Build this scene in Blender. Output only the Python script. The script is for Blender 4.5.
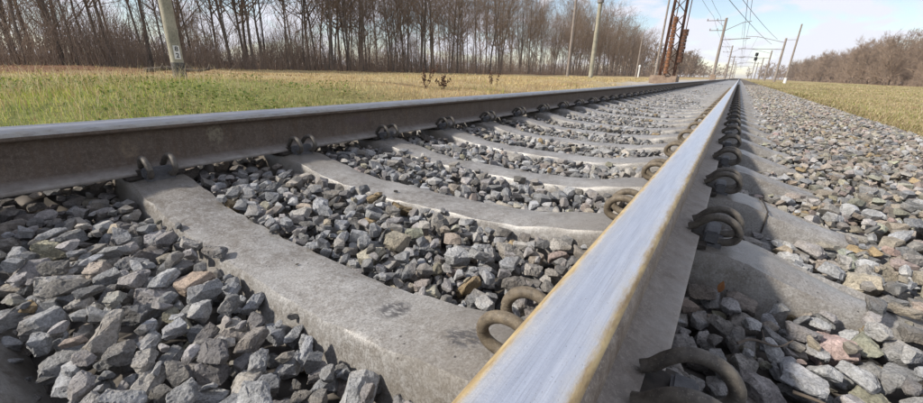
import bpy, bmesh, math, random, itertools
import numpy as np
from mathutils import Vector, Matrix, noise

for o in list(bpy.data.objects):
    bpy.data.objects.remove(o)
SC = bpy.context.scene
COL = SC.collection
rad = math.radians

# ------------------------------------------------------------------ camera
cam_d = bpy.data.cameras.new('camera')
cam = bpy.data.objects.new('camera', cam_d)
COL.objects.link(cam)
cam_d.sensor_fit = 'HORIZONTAL'
cam_d.sensor_width = 36.0
cam_d.lens = 36.0 * 377.9 / 923.0
cam_d.clip_start = 0.02
cam_d.clip_end = 6000
CAMP = Vector((0.0729, 0.0, 0.194))
cR = Vector((0.81860605, 0.57352754, 0.03082683))
cU = Vector((-0.21358578, 0.25415364, 0.94328524))
cF = Vector((-0.53316532, 0.77876318, -0.33054903))
cam.matrix_world = Matrix(((cR.x, cU.x, -cF.x, CAMP.x), (cR.y, cU.y, -cF.y, CAMP.y), (cR.z, cU.z, -cF.z, CAMP.z), (0, 0, 0, 1)))
SC.camera = cam

# ------------------------------------------------------------------ light
SUN_EL, SUN_H = rad(37), Vector((-0.66, -0.75, 0)).normalized()
sun_dir = Vector((SUN_H.x * math.cos(SUN_EL), SUN_H.y * math.cos(SUN_EL), math.sin(SUN_EL)))
sun_d = bpy.data.lights.new('sun', 'SUN')
sun_d.energy = 4.2
sun_d.angle = rad(3.0)
sun_d.color = (1.0, 0.93, 0.83)
sun = bpy.data.objects.new('sun', sun_d)
COL.objects.link(sun)
sun.rotation_euler = sun_dir.to_track_quat('Z', 'Y').to_euler()
sun.location = sun_dir * 60

w = bpy.data.worlds.new('World')
SC.world = w
w.use_nodes = True
nt = w.node_tree
nt.nodes.clear()
out = nt.nodes.new('ShaderNodeOutputWorld')
bg = nt.nodes.new('ShaderNodeBackground')
sky = nt.nodes.new('ShaderNodeTexSky')
sky.sky_type = 'NISHITA'
sky.sun_disc = False
sky.sun_elevation = SUN_EL
sky.sun_rotation = math.atan2(sun_dir.x, sun_dir.y)
sky.air_density = 1.0
sky.dust_density = 0.15
sky.ozone_density = 1.0
tc = nt.nodes.new('ShaderNodeTexCoord')
mp = nt.nodes.new('ShaderNodeMapping')
mp.inputs['Scale'].default_value = (1.0, 1.0, 2.4)
nz = nt.nodes.new('ShaderNodeTexNoise')
nz.inputs['Scale'].default_value = 8.5
nz.inputs['Detail'].default_value = 7
nz.inputs['Roughness'].default_value = 0.52
nz.inputs['Distortion'].default_value = 0.35
rp = nt.nodes.new('ShaderNodeValToRGB')
rp.color_ramp.elements[0].position = 0.45
rp.color_ramp.elements[1].position = 0.55
mx = nt.nodes.new('ShaderNodeMix')
mx.data_type = 'RGBA'
mx.inputs[7].default_value = (6.2, 6.25, 7.0, 1)
fac = nt.nodes.new('ShaderNodeMath')
fac.operation = 'MULTIPLY_ADD'
fac.inputs[1].default_value = 0.72
fac.inputs[2].default_value = 0.20
nt.links.new(tc.outputs['Generated'], mp.inputs['Vector'])
nt.links.new(mp.outputs[0], nz.inputs['Vector'])
nt.links.new(nz.outputs['Fac'], rp.inputs[0])
nt.links.new(rp.outputs[0], fac.inputs[0])
nt.links.new(fac.outputs[0], mx.inputs[0])
nt.links.new(sky.outputs[0], mx.inputs[6])
nt.links.new(mx.outputs[2], bg.inputs['Color'])
bg.inputs['Strength'].default_value = 0.105
nt.links.new(bg.outputs[0], out.inputs[0])

SC.view_settings.view_transform = 'Standard'
SC.view_settings.look = 'None'
SC.view_settings.gamma = 1
SC.view_settings.use_curve_mapping = False
SC.view_settings.exposure = 0.50
SC.render.engine = 'CYCLES'
SC.cycles.max_bounces = 6
SC.cycles.diffuse_bounces = 3
SC.cycles.volume_bounces = 0
SC.cycles.use_denoising = True

# ------------------------------------------------------------------ helpers
rng = np.random.default_rng(7)
random.seed(7)


def mesh_np(name, V, Fc, col=None, smooth=False, mats=()):
    V = np.ascontiguousarray(V, np.float32).reshape(-1, 3)
    Fc = np.ascontiguousarray(Fc, np.int32)
    n = Fc.shape[1]
    me = bpy.data.meshes.new(name)
    me.vertices.add(len(V))
    me.vertices.foreach_set('co', V.ravel())
    me.loops.add(Fc.size)
    me.loops.foreach_set('vertex_index', Fc.ravel())
    me.polygons.add(len(Fc))
    me.polygons.foreach_set('loop_start', np.arange(0, Fc.size, n, dtype=np.int32))
    me.polygons.foreach_set('use_smooth', np.full(len(Fc), smooth))
    me.update(calc_edges=True)
    if col is not None:
        a = me.color_attributes.new('Col', 'FLOAT_COLOR', 'POINT')
        c = np.ones((len(V), 4), np.float32)
        c[:, :3] = col
        a.data.foreach_set('color', c.ravel())
    for m in mats:
        me.materials.append(m)
    return me


def put(name, me, parent=None, loc=None, rot=None, scale=None, label=None, cat=None, group=None, kind=None):
    o = bpy.data.objects.new(name, me)
    COL.objects.link(o)
    if parent:
        o.parent = parent
    if loc is not None:
        o.location = loc
    if rot is not None:
        o.rotation_euler = rot
    if scale is not None:
        o.scale = scale
    for k, v in (('label', label), ('category', cat), ('group', group), ('kind', kind)):
        if v:
            o[k] = v
    return o


def copy_tree(o, parent=None, **props):
    c = o.copy()
    COL.objects.link(c)
    c.parent = parent
    for k, v in props.items():
        c[k] = v
    for ch in list(o.children):
        copy_tree(ch, c)
    return c


def tubes(P, R, n=4, cap=False):
    """vectorised tubes: P (B,m,3), R (B,m) -> verts, quads"""
    P = np.asarray(P, float)
    R = np.asarray(R, float)
    B, m, _ = P.shape
    T = np.gradient(P, axis=1)
    T /= np.linalg.norm(T, axis=2, keepdims=True) + 1e-9
    T0 = T.mean(1)
    ref = np.where((np.abs(T0[:, 2:3]) > 0.8), np.array([[1., 0, 0]]), np.array([[0, 0, 1.]]))
    A = np.cross(T, np.repeat(ref[:, None], m, 1))
    A /= np.linalg.norm(A, axis=2, keepdims=True) + 1e-9
    Bn = np.cross(T, A)
    th = np.arange(n) / n * 2 * np.pi
    V = P[:, :, None] + R[:, :, None, None] * (A[:, :, None] * np.cos(th)[None, None, :, None] + Bn[:, :, None] * np.sin(th)[None, None, :, None])
    b = np.arange(B)[:, None, None] * m * n
    i = np.arange(m - 1)[None, :, None] * n
    j = np.arange(n)[None, None, :]
    j2 = (j + 1) % n
    F = np.stack([b + i + j, b + i + j2, b + i + n + j2, b + i + n + j], -1).reshape(-1, 4)
    return V.reshape(-1, 3), F


def join(parts):
    Vs, Fs, o = [], [], 0
    for V, F in parts:
        Vs.append(V)
        Fs.append(F + o)
        o += len(V)
    return np.concatenate(Vs), np.concatenate(Fs)


def bm_mesh(name, bm, mat, smooth=False):
    me = bpy.data.meshes.new(name)
    bm.normal_update()
    bm.to_mesh(me)
    bm.free()
    me.materials.append(mat)
    if smooth:
        me.polygons.foreach_set('use_smooth', np.full(len(me.polygons), True))
        me.set_sharp_from_angle(angle=rad(38))
    return me


def box_bm(x0, x1, y0, y1, z0, z1, bev=0.0, bm=None):
    bm = bm or bmesh.new()
    r = bmesh.ops.create_cube(bm, size=1)
    for v in r['verts']:
        v.co = Vector(((x0 + x1) / 2 + v.co.x * (x1 - x0), (y0 + y1) / 2 + v.co.y * (y1 - y0), (z0 + z1) / 2 + v.co.z * (z1 - z0)))
    if bev:
        es = list({e for v in r['verts'] for e in v.link_edges})
        bmesh.ops.bevel(bm, geom=es, offset=bev, segments=2, affect='EDGES')
    return bm


def bar_mesh(name, pts, rs, mat, n=8, caps=True):
    """one closed tube along a polyline"""
    P = np.array(pts, float)
    R = np.full(len(P), rs, float) if np.isscalar(rs) else np.array(rs, float)
    if caps:
        P = np.concatenate([P[:1], P, P[-1:]])
        d0 = (P[2] - P[1]) * 1e-3
        d1 = (P[-2] - P[-3]) * 1e-3
        P[0] -= d0
        P[-1] += d1
        R = np.concatenate([[R[0] * 0.02], R, [R[-1] * 0.02]])
    V, F = tubes(P[None], R[None], n)
    me = mesh_np(name, V, F, smooth=True, mats=[mat])
    me.set_sharp_from_angle(angle=rad(45))
    return me


def smooth(a, b, x):
    t = np.clip((x - a) / (b - a), 0, 1)
    return t * t * (3 - 2 * t)


def spline(pts, n):
    """Catmull-Rom through pts"""
    p = np.array(pts, float)
    p = np.concatenate([2 * p[:1] - p[1:2], p, 2 * p[-1:] - p[-2:-1]])
    res = []
    for i in range(1, len(p) - 2):
        for t in np.linspace(0, 1, n, endpoint=False):
            a, b, c, d = p[i - 1:i + 3]
            res.append(0.5 * (2 * b + (c - a) * t + (2 * a - 5 * b + 4 * c - d) * t * t + (3 * b - a - 3 * c + d) * t ** 3))
    res.append(p[-2])
    return np.array(res)


# ------------------------------------------------------------------ materials
class M:
    def __init__(self, name, rough=0.8, metal=0.0, spec=0.3):
        self.m = bpy.data.materials.new(name)
        self.m.use_nodes = True
        self.t = self.m.node_tree
        self.b = self.t.nodes['Principled BSDF']
        self.b.inputs['Roughness'].default_value = rough
        self.b.inputs['Metallic'].default_value = metal
        self.b.inputs['Specular IOR Level'].default_value = spec
        self.co = self.n('ShaderNodeTexCoord').outputs['Object']

    def n(self, k):
        return self.t.nodes.new(k)

    def l(self, a, b):
        self.t.links.new(a, b)

    def noise(self, scale, detail=5, rough=0.55, vec=None, stretch=None, dist=0.0):
        x = self.n('ShaderNodeTexNoise')
        x.inputs['Scale'].default_value = scale
        x.inputs['Detail'].default_value = detail
        x.inputs['Roughness'].default_value = rough
        x.inputs['Distortion'].default_value = dist
        v = vec or self.co
        if stretch:
            mpn = self.n('ShaderNodeMapping')
            mpn.inputs['Scale'].default_value = stretch
            self.l(v, mpn.inputs['Vector'])
            v = mpn.outputs[0]
        self.l(v, x.inputs['Vector'])
        return x.outputs['Fac']

    def ramp(self, f, stops):
        r = self.n('ShaderNodeValToRGB')
        e = r.color_ramp.elements
        while len(e) < len(stops):
            e.new(0.5)
        for k, (p, c) in zip(e, stops):
            k.position = p
            k.color = (c, c, c, 1) if np.isscalar(c) else (*c, 1)
        self.l(f, r.inputs[0])
        return r.outputs[0]

    def mix(self, f, a, b, mode='MIX'):
        x = self.n('ShaderNodeMix')
        x.data_type = 'RGBA'
        x.blend_type = mode
        for s, v in ((0, f), (6, a), (7, b)):
            if hasattr(v, 'links') or hasattr(v, 'is_linked'):
                self.l(v, x.inputs[s])
            elif s == 0:
                x.inputs[0].default_value = v
            else:
                x.inputs[s].default_value = (v, v, v, 1) if np.isscalar(v) else (*v, 1)
        return x.outputs[2]

    def math(self, op, a, b=0.0, c=0.0, clamp=False):
        x = self.n('ShaderNodeMath')
        x.operation = op
        x.use_clamp = clamp
        for i, v in enumerate((a, b, c)):
            if hasattr(v, 'is_linked'):
                self.l(v, x.inputs[i])
            else:
                x.inputs[i].default_value = v
        return x.outputs[0]

    def xyz(self, v=None):
        s = self.n('ShaderNodeSeparateXYZ')
        self.l(v or self.co, s.inputs[0])
        return s.outputs

    def color(self, c):
        if hasattr(c, 'is_linked'):
            self.l(c, self.b.inputs['Base Color'])
        else:
            self.b.inputs['Base Color'].default_value = (*c, 1)

    def set(self, key, v):
        if hasattr(v, 'is_linked'):
            self.l(v, self.b.inputs[key])
        else:
            self.b.inputs[key].default_value = v

    def bump(self, h, strength=0.5, dist=0.01, prev=None):
        x = self.n('ShaderNodeBump')
        x.inputs['Strength'].default_value = strength
        x.inputs['Distance'].default_value = dist
        self.l(h, x.inputs['Height'])
        if prev is not None:
            self.l(prev, x.inputs['Normal'])
        self.l(x.outputs[0], self.b.inputs['Normal'])
        return x.outputs[0]

    def attr(self, name='Col'):
        a = self.n('ShaderNodeAttribute')
        a.attribute_name = name
        return a.outputs['Color']


def mat_stone(name, from_object):
    m = M(name, rough=0.86, spec=0.22)
    geo = m.n('ShaderNodeNewGeometry').outputs['Position']
    if from_object:
        base = m.n('ShaderNodeObjectInfo').outputs['Color']
    else:
        base = m.attr()
    a = m.noise(34, 6, 0.62, geo)
    f = m.noise(260, 4, 0.7, geo)
    g = m.noise(14, 3, 0.5, geo)
    c = m.mix(1.0, base, m.ramp(a, [(0.28, 0.58), (0.5, 1.0), (0.72, 1.34)]), 'MULTIPLY')
    c = m.mix(1.0, c, m.ramp(f, [(0.30, 0.55), (0.5, 1.0), (0.70, 1.40)]), 'MULTIPLY')
    c = m.mix(m.ramp(g, [(0.5, 0.0), (0.72, 0.30)]), c, (0.30, 0.235, 0.16))
    m.color(c)
    n1 = m.bump(m.noise(55, 7, 0.7, geo), 0.8, 0.010)
    n2 = m.bump(f, 0.6, 0.0022, n1)
    return m.m


MAT_STONE_O = mat_stone('ballast_stone', True)
MAT_STONE_A = mat_stone('ballast_stone_mass', False)


def mat_concrete(name, base, dark, light, rough=0.6, sc=1.0, stain=False):
    m = M(name, rough=rough, spec=0.5)
    geo = m.n('ShaderNodeNewGeometry').outputs['Position']
    big = m.noise(7 * sc, 8, 0.7, geo)
    mid = m.noise(60 * sc, 9, 0.78, geo)
    fine = m.noise(240 * sc, 3, 0.7, geo)
    c = m.mix(m.ramp(big, [(0.40, 0.0), (0.60, 1.0)]), dark, base)
    c = m.mix(m.ramp(mid, [(0.45, 0.0), (0.68, 0.6)]), c, light)
    c = m.mix(1.0, c, m.ramp(fine, [(0.3, 0.66), (0.5, 1.0), (0.7, 1.25)]), 'MULTIPLY')
    if stain:                                   # oil and brake dust beside the rails, two grease scuffs
        xo = m.math('ABSOLUTE', m.math('SUBTRACT', m.math('ABSOLUTE', m.xyz()[0]), 0.80))
        near = m.math('SUBTRACT', 1.25, m.math('MULTIPLY', xo, 3.3), clamp=True)
        f_ = m.math('MULTIPLY', near, m.ramp(m.noise(7, 5, 0.6, geo), [(0.30, 0.15), (0.62, 1.0)]))
        c = m.mix(m.math('MULTIPLY', f_, 0.82), c, (0.11, 0.088, 0.060))
        gs = m.xyz(geo)
        for gx_, gy_, rx_, ry_ in ((-.37, .435, .035, .035), (-.195, .415, .045, .03)):
            ex = m.math('POWER', m.math('DIVIDE', m.math('SUBTRACT', gs[0], gx_), rx_), 2)
            ey = m.math('POWER', m.math('DIVIDE', m.math('SUBTRACT', gs[1], gy_), ry_), 2)
            inn = m.math('SUBTRACT', 1.0, m.math('ADD', ex, ey), clamp=True)
            sc_ = m.ramp(m.noise(120, 4, 0.7, geo, stretch=(.35, 1, 1)), [(0.42, 0.0), (0.55, 1.0)])
            c = m.mix(m.math('MULTIPLY', m.math('MULTIPLY', inn, 1.6, clamp=True), m.math('MULTIPLY', sc_, .85)), c, (0.05, 0.047, 0.047))
    # dark pits and grease specks
    v = m.n('ShaderNodeTexVoronoi')
    v.inputs['Scale'].default_value = 46 * sc
    m.l(geo, v.inputs['Vector'])
    pit = m.math('MULTIPLY', m.ramp(v.outputs['Distance'], [(0.07, 1.0), (0.13, 0.0)]), m.ramp(m.noise(9 * sc, 2, 0.5, geo), [(0.5, 0.0), (0.62, 0.9)]))
    c = m.mix(pit, c, (0.035, 0.03, 0.027))
    m.color(c)
    m.set('Roughness', m.ramp(mid, [(0.3, rough - 0.12), (0.7, rough + 0.12)]))
    n1 = m.bump(mid, 0.22, 0.003)
    m.bump(fine, 0.25, 0.0012, n1)
    return m.m


MAT_SLEEPER = mat_concrete('sleeper_concrete', (0.245, 0.235, 0.22), (0.145, 0.13, 0.112), (0.37, 0.37, 0.365), 0.36, 1.0, True)
MAT_POLE = mat_concrete('pole_concrete', (0.34, 0.315, 0.24), (0.20, 0.19, 0.145), (0.40, 0.38, 0.30), 0.8, 0.35)
MAT_PLINTH = mat_concrete('plinth_concrete', (0.30, 0.22, 0.16), (0.17, 0.11, 0.075), (0.38, 0.32, 0.26), 0.85, 0.5)


def mat_rail(polish_lo, polish_hi, tone, smear=None, shine=((.56, .58, .62), (.74, .76, .80))):
    m = M('rail_steel', rough=0.5, metal=0.0, spec=0.4)
    s = m.xyz()
    x, z = s[0], s[2]
    wob = m.math('MULTIPLY_ADD', m.noise(90, 6, 0.75, stretch=(1, 0.25, 1)), 0.014, -0.007)
    xx = m.math('ADD', x, wob)
    streak = m.noise(150, 5, 0.65, stretch=(1, 0.05, 1))
    blot = m.noise(16, 9, 0.78)
    fine = m.noise(420, 3, 0.7)
    # dirty web and foot
    body = m.mix(m.ramp(blot, [(0.35, 0.0), (0.65, 1.0)]), (0.10, 0.078, 0.062), (0.19, 0.16, 0.135))
    dust = m.ramp(m.noise(95, 8, 0.8), [(0.48, 0.0), (0.68, 0.6)])
    body = m.mix(dust, body, (0.34, 0.305, 0.26))
    spk = m.ramp(fine, [(0.58, 0.0), (0.70, 0.75)])
    body = m.mix(spk, body, (0.40, 0.36, 0.30))
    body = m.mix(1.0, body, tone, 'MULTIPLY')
    run = m.ramp(m.noise(38, 6, 0.7, stretch=(1, 1, 0.12)), [(0.50, 0.0), (0.66, 0.55)])
    body = m.mix(run, body, (0.085, 0.055, 0.035))
    body = m.mix(m.ramp(m.noise(55, 7, 0.75, stretch=(1, 1, 0.3)), [(0.58, 0.0), (0.70, 0.5)]), body, (0.21, 0.125, 0.065))
    low = m.math('MULTIPLY', m.math('SUBTRACT', -0.150, z), 60, clamp=True)
    body = m.mix(m.math('MULTIPLY', low, m.ramp(m.noise(26, 5, 0.65), [(0.3, 0.3), (0.7, 0.85)])), body, (0.33, 0.31, 0.285))
    for my, mz, ry_, rz_, cc in (smear or ()):
        ey = m.math('POWER', m.math('DIVIDE', m.math('SUBTRACT', s[1], my), ry_), 2)
        ez = m.math('POWER', m.math('DIVIDE', m.math('SUBTRACT', z, mz), rz_), 2)
        inn = m.math('MULTIPLY', m.math('SUBTRACT', 1.0, m.math('ADD', ey, ez), clamp=True), 1.5, clamp=True)
        body = m.mix(m.math('MULTIPLY', inn, m.ramp(m.noise(70, 5, 0.7), [(0.40, 0.0), (0.60, 0.75)])), body, cc)
    # rust along the edges of the running surface
    rust = m.mix(m.ramp(m.noise(120, 5, 0.65, stretch=(1, 0.25, 1)), [(0.35, 0.0), (0.68, 1.0)]), (0.24, 0.17, 0.09), (0.46, 0.36, 0.19))
    is_top = m.math('GREATER_THAN', z, -0.0065)
    col = m.mix(is_top, body, rust)
    # polished band where wheels run, fading into grime towards both edges
    lo = m.math('MULTIPLY', m.math('SUBTRACT', xx, polish_lo - 0.002), 190, clamp=True)
    hi = m.math('MULTIPLY', m.math('SUBTRACT', polish_hi + 0.002, xx), 190, clamp=True)
    pol = m.math('MULTIPLY', m.math('MULTIPLY', lo, hi), m.math('GREATER_THAN', z, -0.026))
    mid_ = m.math('DIVIDE', m.math('SUBTRACT', xx, (polish_lo + polish_hi) / 2), (polish_hi - polish_lo) / 2)
    edge = m.math('POWER', m.math('ABSOLUTE', mid_), 2.2)
    scr = m.noise(900, 3, 0.7, stretch=(1, 0.01, 1))
    steel = m.mix(m.ramp(streak, [(0.3, 0.0), (0.7, 1.0)]), shine[0], shine[1])
    steel = m.mix(m.ramp(scr, [(0.52, 0.0), (0.70, 0.35)]), steel, (0.30, 0.30, 0.32))
    haz = m.math('MULTIPLY', m.math('MULTIPLY_ADD', edge, 0.75, 0.04), m.ramp(m.noise(45, 7, 0.75, stretch=(1, 0.35, 1)), [(0.32, 0.15), (0.62, 1.0)]), clamp=True)
    steel = m.mix(haz, steel, (0.40, 0.36, 0.30))
    pits = m.ramp(m.noise(700, 2, 0.6, stretch=(1, 0.6, 1)), [(0.66, 0.0), (0.74, 0.6)])
    steel = m.mix(pits, steel, (0.20, 0.17, 0.14))
    m.color(m.mix(pol, col, steel))
    m.set('Metallic', m.math('MULTIPLY', pol, m.math('SUBTRACT', 0.95, m.math('MULTIPLY', haz, 0.6))))
    rr = m.mix(haz, m.ramp(streak, [(0.25, 0.27), (0.75, 0.42)]), 0.62)
    m.set('Roughness', m.mix(pol, 0.72, rr))
    n1 = m.bump(m.noise(170, 6, 0.75), 0.5, 0.0014)
    m.bump(fine, 0.4, 0.0006, n1)
    return m.m


def mat_rust(name, a, b, rough=0.8, sc=60, spk=None):
    m = M(name, rough=rough, spec=0.3)
    n = m.noise(sc, 6, 0.68)
    f = m.noise(sc * 7, 3, 0.7)
    c = m.mix(m.ramp(n, [(0.34, 0.0), (0.66, 1.0)]), a, b)
    if spk:
        c = m.mix(m.ramp(f, [(0.60, 0.0), (0.70, 0.7)]), c, spk)
    m.color(c)
    n1 = m.bump(n, 0.5, 0.002)
    m.bump(f, 0.4, 0.0008, n1)
    return m.m


MAT_SPRING = mat_rust('clip_spring', (0.075, 0.060, 0.045), (0.185, 0.15, 0.105), 0.58, 75, (0.34, 0.31, 0.25))
MAT_SPRING_D = mat_rust('clip_spring_dark', (0.055, 0.048, 0.042), (0.13, 0.115, 0.095), 0.55, 60, (0.30, 0.27, 0.22))
MAT_ANCHOR = mat_rust('clip_anchor', (0.07, 0.07, 0.075), (0.13, 0.13, 0.135), 0.6, 50, (0.2, 0.19, 0.17))
MAT_INSUL = mat_rust('clip_insulator', (0.03, 0.026, 0.022), (0.06, 0.05, 0.042), 0.7, 70)
MAT_RUST = mat_rust('rusty_iron', (0.10, 0.045, 0.025), (0.26, 0.125, 0.065), 0.85, 5, None)
MAT_RUSTD = mat_rust('dark_rusty_iron', (0.055, 0.03, 0.022), (0.13, 0.065, 0.04), 0.85, 5)
MAT_STEEL = mat_rust('galvanised_steel', (0.16, 0.15, 0.15), (0.26, 0.25, 0.25), 0.6, 6)
MAT_MAST = mat_rust('mast_concrete', (0.20, 0.17, 0.145), (0.30, 0.26, 0.23), 0.85, 2.5)
MAT_WIRE = mat_rust('wire_metal', (0.10, 0.10, 0.11), (0.15, 0.15, 0.16), 0.6, 3)
MAT_TAR = mat_rust('tar_coat', (0.025, 0.025, 0.025), (0.17, 0.16, 0.15), 0.8, 16)
MAT_WHITE = mat_rust('white_paint', (0.62, 0.62, 0.60), (0.74, 0.74, 0.73), 0.6, 12)
MAT_BLACK = mat_rust('black_paint', (0.02, 0.02, 0.02), (0.03, 0.03, 0.03), 0.5, 12)
MAT_GLASSY = mat_rust('insulator_ceramic', (0.22, 0.15, 0.10), (0.3, 0.22, 0.15), 0.3, 8)
MAT_BARK = mat_rust('bark', (0.075, 0.060, 0.048), (0.16, 0.13, 0.10), 0.92, 6)
MAT_BARK_W = mat_rust('pale_bark', (0.11, 0.09, 0.072), (0.20, 0.17, 0.135), 0.92, 6)
MAT_TWIG = mat_rust('twig_bark', (0.16, 0.115, 0.08), (0.27, 0.20, 0.14), 0.92, 1.5)
MAT_TWIG_R = mat_rust('reddish_twig_bark', (0.21, 0.155, 0.115), (0.34, 0.26, 0.195), 0.92, 1.0)
MAT_LEAF = mat_rust('dead_leaf', (0.22, 0.09, 0.035), (0.36, 0.17, 0.07), 0.7, 80)


def mat_attr(name, rough=0.7, trans=0.0):
    m = M(name, rough=rough, spec=0.2)
    m.color(m.attr())
    if trans:
        t = m.n('ShaderNodeBsdfTranslucent')
        m.l(m.attr(), t.inputs['Color'])
        mxs = m.n('ShaderNodeMixShader')
        mxs.inputs[0].default_value = trans
        m.l(m.b.outputs[0], mxs.inputs[1])
        m.l(t.outputs[0], mxs.inputs[2])
        m.l(mxs.outputs[0], m.t.nodes['Material Output'].inputs['Surface'])
    return m.m


MAT_GRASS = mat_attr('grass_blades', 0.6, 0.3)


def mat_field():
    m = M('field_soil', rough=0.95, spec=0.1)
    geo = m.n('ShaderNodeNewGeometry').outputs['Position']
    s = m.xyz(geo)
    n1 = m.noise(0.18, 6, 0.6, geo)
    n2 = m.noise(2.2, 6, 0.65, geo)
    n3 = m.noise(14, 5, 0.7, geo)
    straw = m.mix(m.ramp(n2, [(0.3, 0.0), (0.7, 1.0)]), (0.27, 0.205, 0.105), (0.44, 0.36, 0.20))
    straw = m.mix(m.ramp(m.noise(0.9, 5, 0.6, geo, stretch=(1, 0.12, 1)), [(0.48, 0.0), (0.66, 0.7)]), straw, (0.26, 0.165, 0.095))
    green = m.mix(m.ramp(n2, [(0.3, 0.0), (0.7, 1.0)]), (0.11, 0.125, 0.04), (0.22, 0.23, 0.08))
    # green survives close to the track
    xw = m.math('MULTIPLY_ADD', n1, 10.0, -5.0)
    xx = m.math('ADD', s[0], xw)
    gl = m.math('MULTIPLY', m.math('ADD', xx, 11.5), 0.2, clamp=True)
    yfar = m.math('MULTIPLY', m.math('SUBTRACT', 7.0, s[1]), 0.22, clamp=True)
    left = m.math('LESS_THAN', s[0], 0.0)
    gl = m.math('MULTIPLY', m.math('MULTIPLY', gl, yfar), left)
    gr = m.math('MULTIPLY', m.math('SUBTRACT', 1.0, left), m.ramp(n1, [(0.35, 0.0), (0.65, 0.45)]))
    c = m.mix(m.math('ADD', gl, gr, clamp=True), straw, green)
    # leaf litter along the wood edge
    ll = m.math('MULTIPLY', m.math('SUBTRACT', m.math('MULTIPLY_ADD', m.math('MULTIPLY', s[1], 0.07, clamp=True), -12.0, -13.0), xx), 0.22, clamp=True)
    lr = m.math('MULTIPLY', m.math('SUBTRACT', xx, 27.0), 0.22, clamp=True)
    lit = m.mix(m.ramp(n3, [(0.3, 0.0), (0.7, 1.0)]), (0.115, 0.062, 0.036), (0.23, 0.135, 0.085))
    c = m.mix(m.math('ADD', ll, lr, clamp=True), c, lit)
    # pale gravel path beside the track further on
    pa = m.math('MULTIPLY', m.math('SUBTRACT', 0.9, m.math('ABSOLUTE', m.math('ADD', s[0], 5.0))), 2.0, clamp=True)
    pa = m.math('MULTIPLY', pa, m.math('MULTIPLY', m.math('SUBTRACT', s[1], 17.0), 0.1, clamp=True))
    c = m.mix(pa, c, (0.40, 0.37, 0.33))
    c = m.mix(1.0, c, m.ramp(n3, [(0.25, 0.62), (0.5, 1.0), (0.75, 1.25)]), 'MULTIPLY')
    m.color(c)
    nb = m.bump(n2, 0.6, 0.12)
    m.bump(n3, 0.7, 0.04, nb)
    return m.m


def mat_bed():
    m = M('ballast_bed_gravel', rough=0.9, spec=0.2)
    geo = m.n('ShaderNodeNewGeometry').outputs['Position']
    s = m.xyz(geo)
    v = m.n('ShaderNodeTexVoronoi')
    v.inputs['Scale'].default_value = 17
    m.l(geo, v.inputs['Vector'])
    hsv = m.n('ShaderNodeSeparateColor')
    m.l(v.outputs['Color'], hsv.inputs[0])
    g = m.mix(hsv.outputs[0], (0.10, 0.09, 0.08), (0.24, 0.215, 0.19))
    t = m.mix(hsv.outputs[1], (0.19, 0.165, 0.14), (0.34, 0.295, 0.245))
    right = m.math('MULTIPLY', m.math('SUBTRACT', s[0], 0.1), 1.5, clamp=True)
    c = m.mix(right, g, t)
    c = m.mix(1.0, c, m.ramp(v.outputs['Distance'], [(0.2, 1.0), (0.62, 0.35)]), 'MULTIPLY')
    m.color(c)
    inv = m.math('SUBTRACT', 1.0, v.outputs['Distance'])
    m.bump(inv, 0.9, 0.05)
    return m.m


MAT_FIELD = mat_field()
MAT_BED = mat_bed()

# ------------------------------------------------------------------ track geometry constants
GX = -1.595            # centre of the far rail
SEAT = -0.190          # top of the sleeper at the rail seat
Y0, DS = 0.432, 0.5445  # first full sleeper and spacing
CENX = GX / 2
# the sleepers were never laid quite square: offsets of both ends
OFF_L = {-1: 0.0, 0: .008}
OFF_R = {-1: 0.0, 0: -.012, 1: .095, 2: .07, 3: .075, 4: .06, 5: .05, 6: .04, 7: .03, 8: .02, 9: .01}


def y_left(i):
    return Y0 + i * DS + OFF_L.get(i, 0.0)


def y_right(i):
    return Y0 + i * DS + OFF_R.get(i, 0.0)


def y_at(i, x):
    return y_left(i) + (y_right(i) - y_left(i)) * (x - GX) / -GX




def sleeper_top(u):
    u = np.abs(u)
    return SEAT + np.interp(u, [0, .25, .42, .58, .68, .71, .92, .97, 1.16, 1.25, 1.35],
                            [-.066, -.064, -.051, -.020, -.002, 0, 0, -.006, -.062, -.080, -.090])


def sleeper_half(u):
    u = np.abs(u)
    return np.interp(u, [0, .45, .7, .95, 1.1, 1.35], [.080, .080, .081, .081, .080, .078])


def ballast_top(x, y):
    x = np.asarray(x, float)
    y = np.asarray(y, float)
    b = np.interp(x, [-4.2, -3.3, -2.6, -1.80, GX - .08, GX - .02, GX + .12, GX + .5, -.45, -.14, 0, .12, .34, .46, .62, 1.35, 2.1, 2.45],
                  [-.56, -.44, -.24, -.175, -.175, -.235, -.230, -.248, -.257, -.246, -.262, -.274, -.264, -.243, -.234, -.228, -.44, -.56])  # hump outside the far rail, out of view, raised to block sun under it
    wv = 0.008 * np.sin(x * 5.1 + 1.3 * y) + 0.007 * np.sin(y * 7.3 - 2.1 * x + 1)
    b = b - .006 * smooth(2.0, 6.0, y) * smooth(-1.6, -1.4, x) * smooth(.55, .40, x)
    return b + wv * (np.abs(x) > .12) - .07 * smooth(.07, -.02, y) * smooth(-.45, -.6, x)


def ground_z(x, y):
    x = np.asarray(x, float)
    y = np.asarray(y, float)
    b = np.interp(x, [-300, -60, -30, -16, -11, -7.5, -5.2, -4.0, -3.2, 1.9, 2.3, 3.2, 8, 30, 60, 300],
                  [-.2, -.3, -.34, -.30, -.20, -.17, -.26, -.42, -.62, -.62, -.50, -.46, -.42, -.35, -.3, -.2])
    a = np.clip(np.minimum(np.abs(x + 3.6), np.abs(x - 2.1)) * .5, 0, 1)
    return b + a * 0.035 * (np.sin(x * .9 + y * .35) + np.sin(y * .8 - x * .5 + 2) + 0.6 * np.sin(x * 2.3 + y * 1.7))


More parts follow.
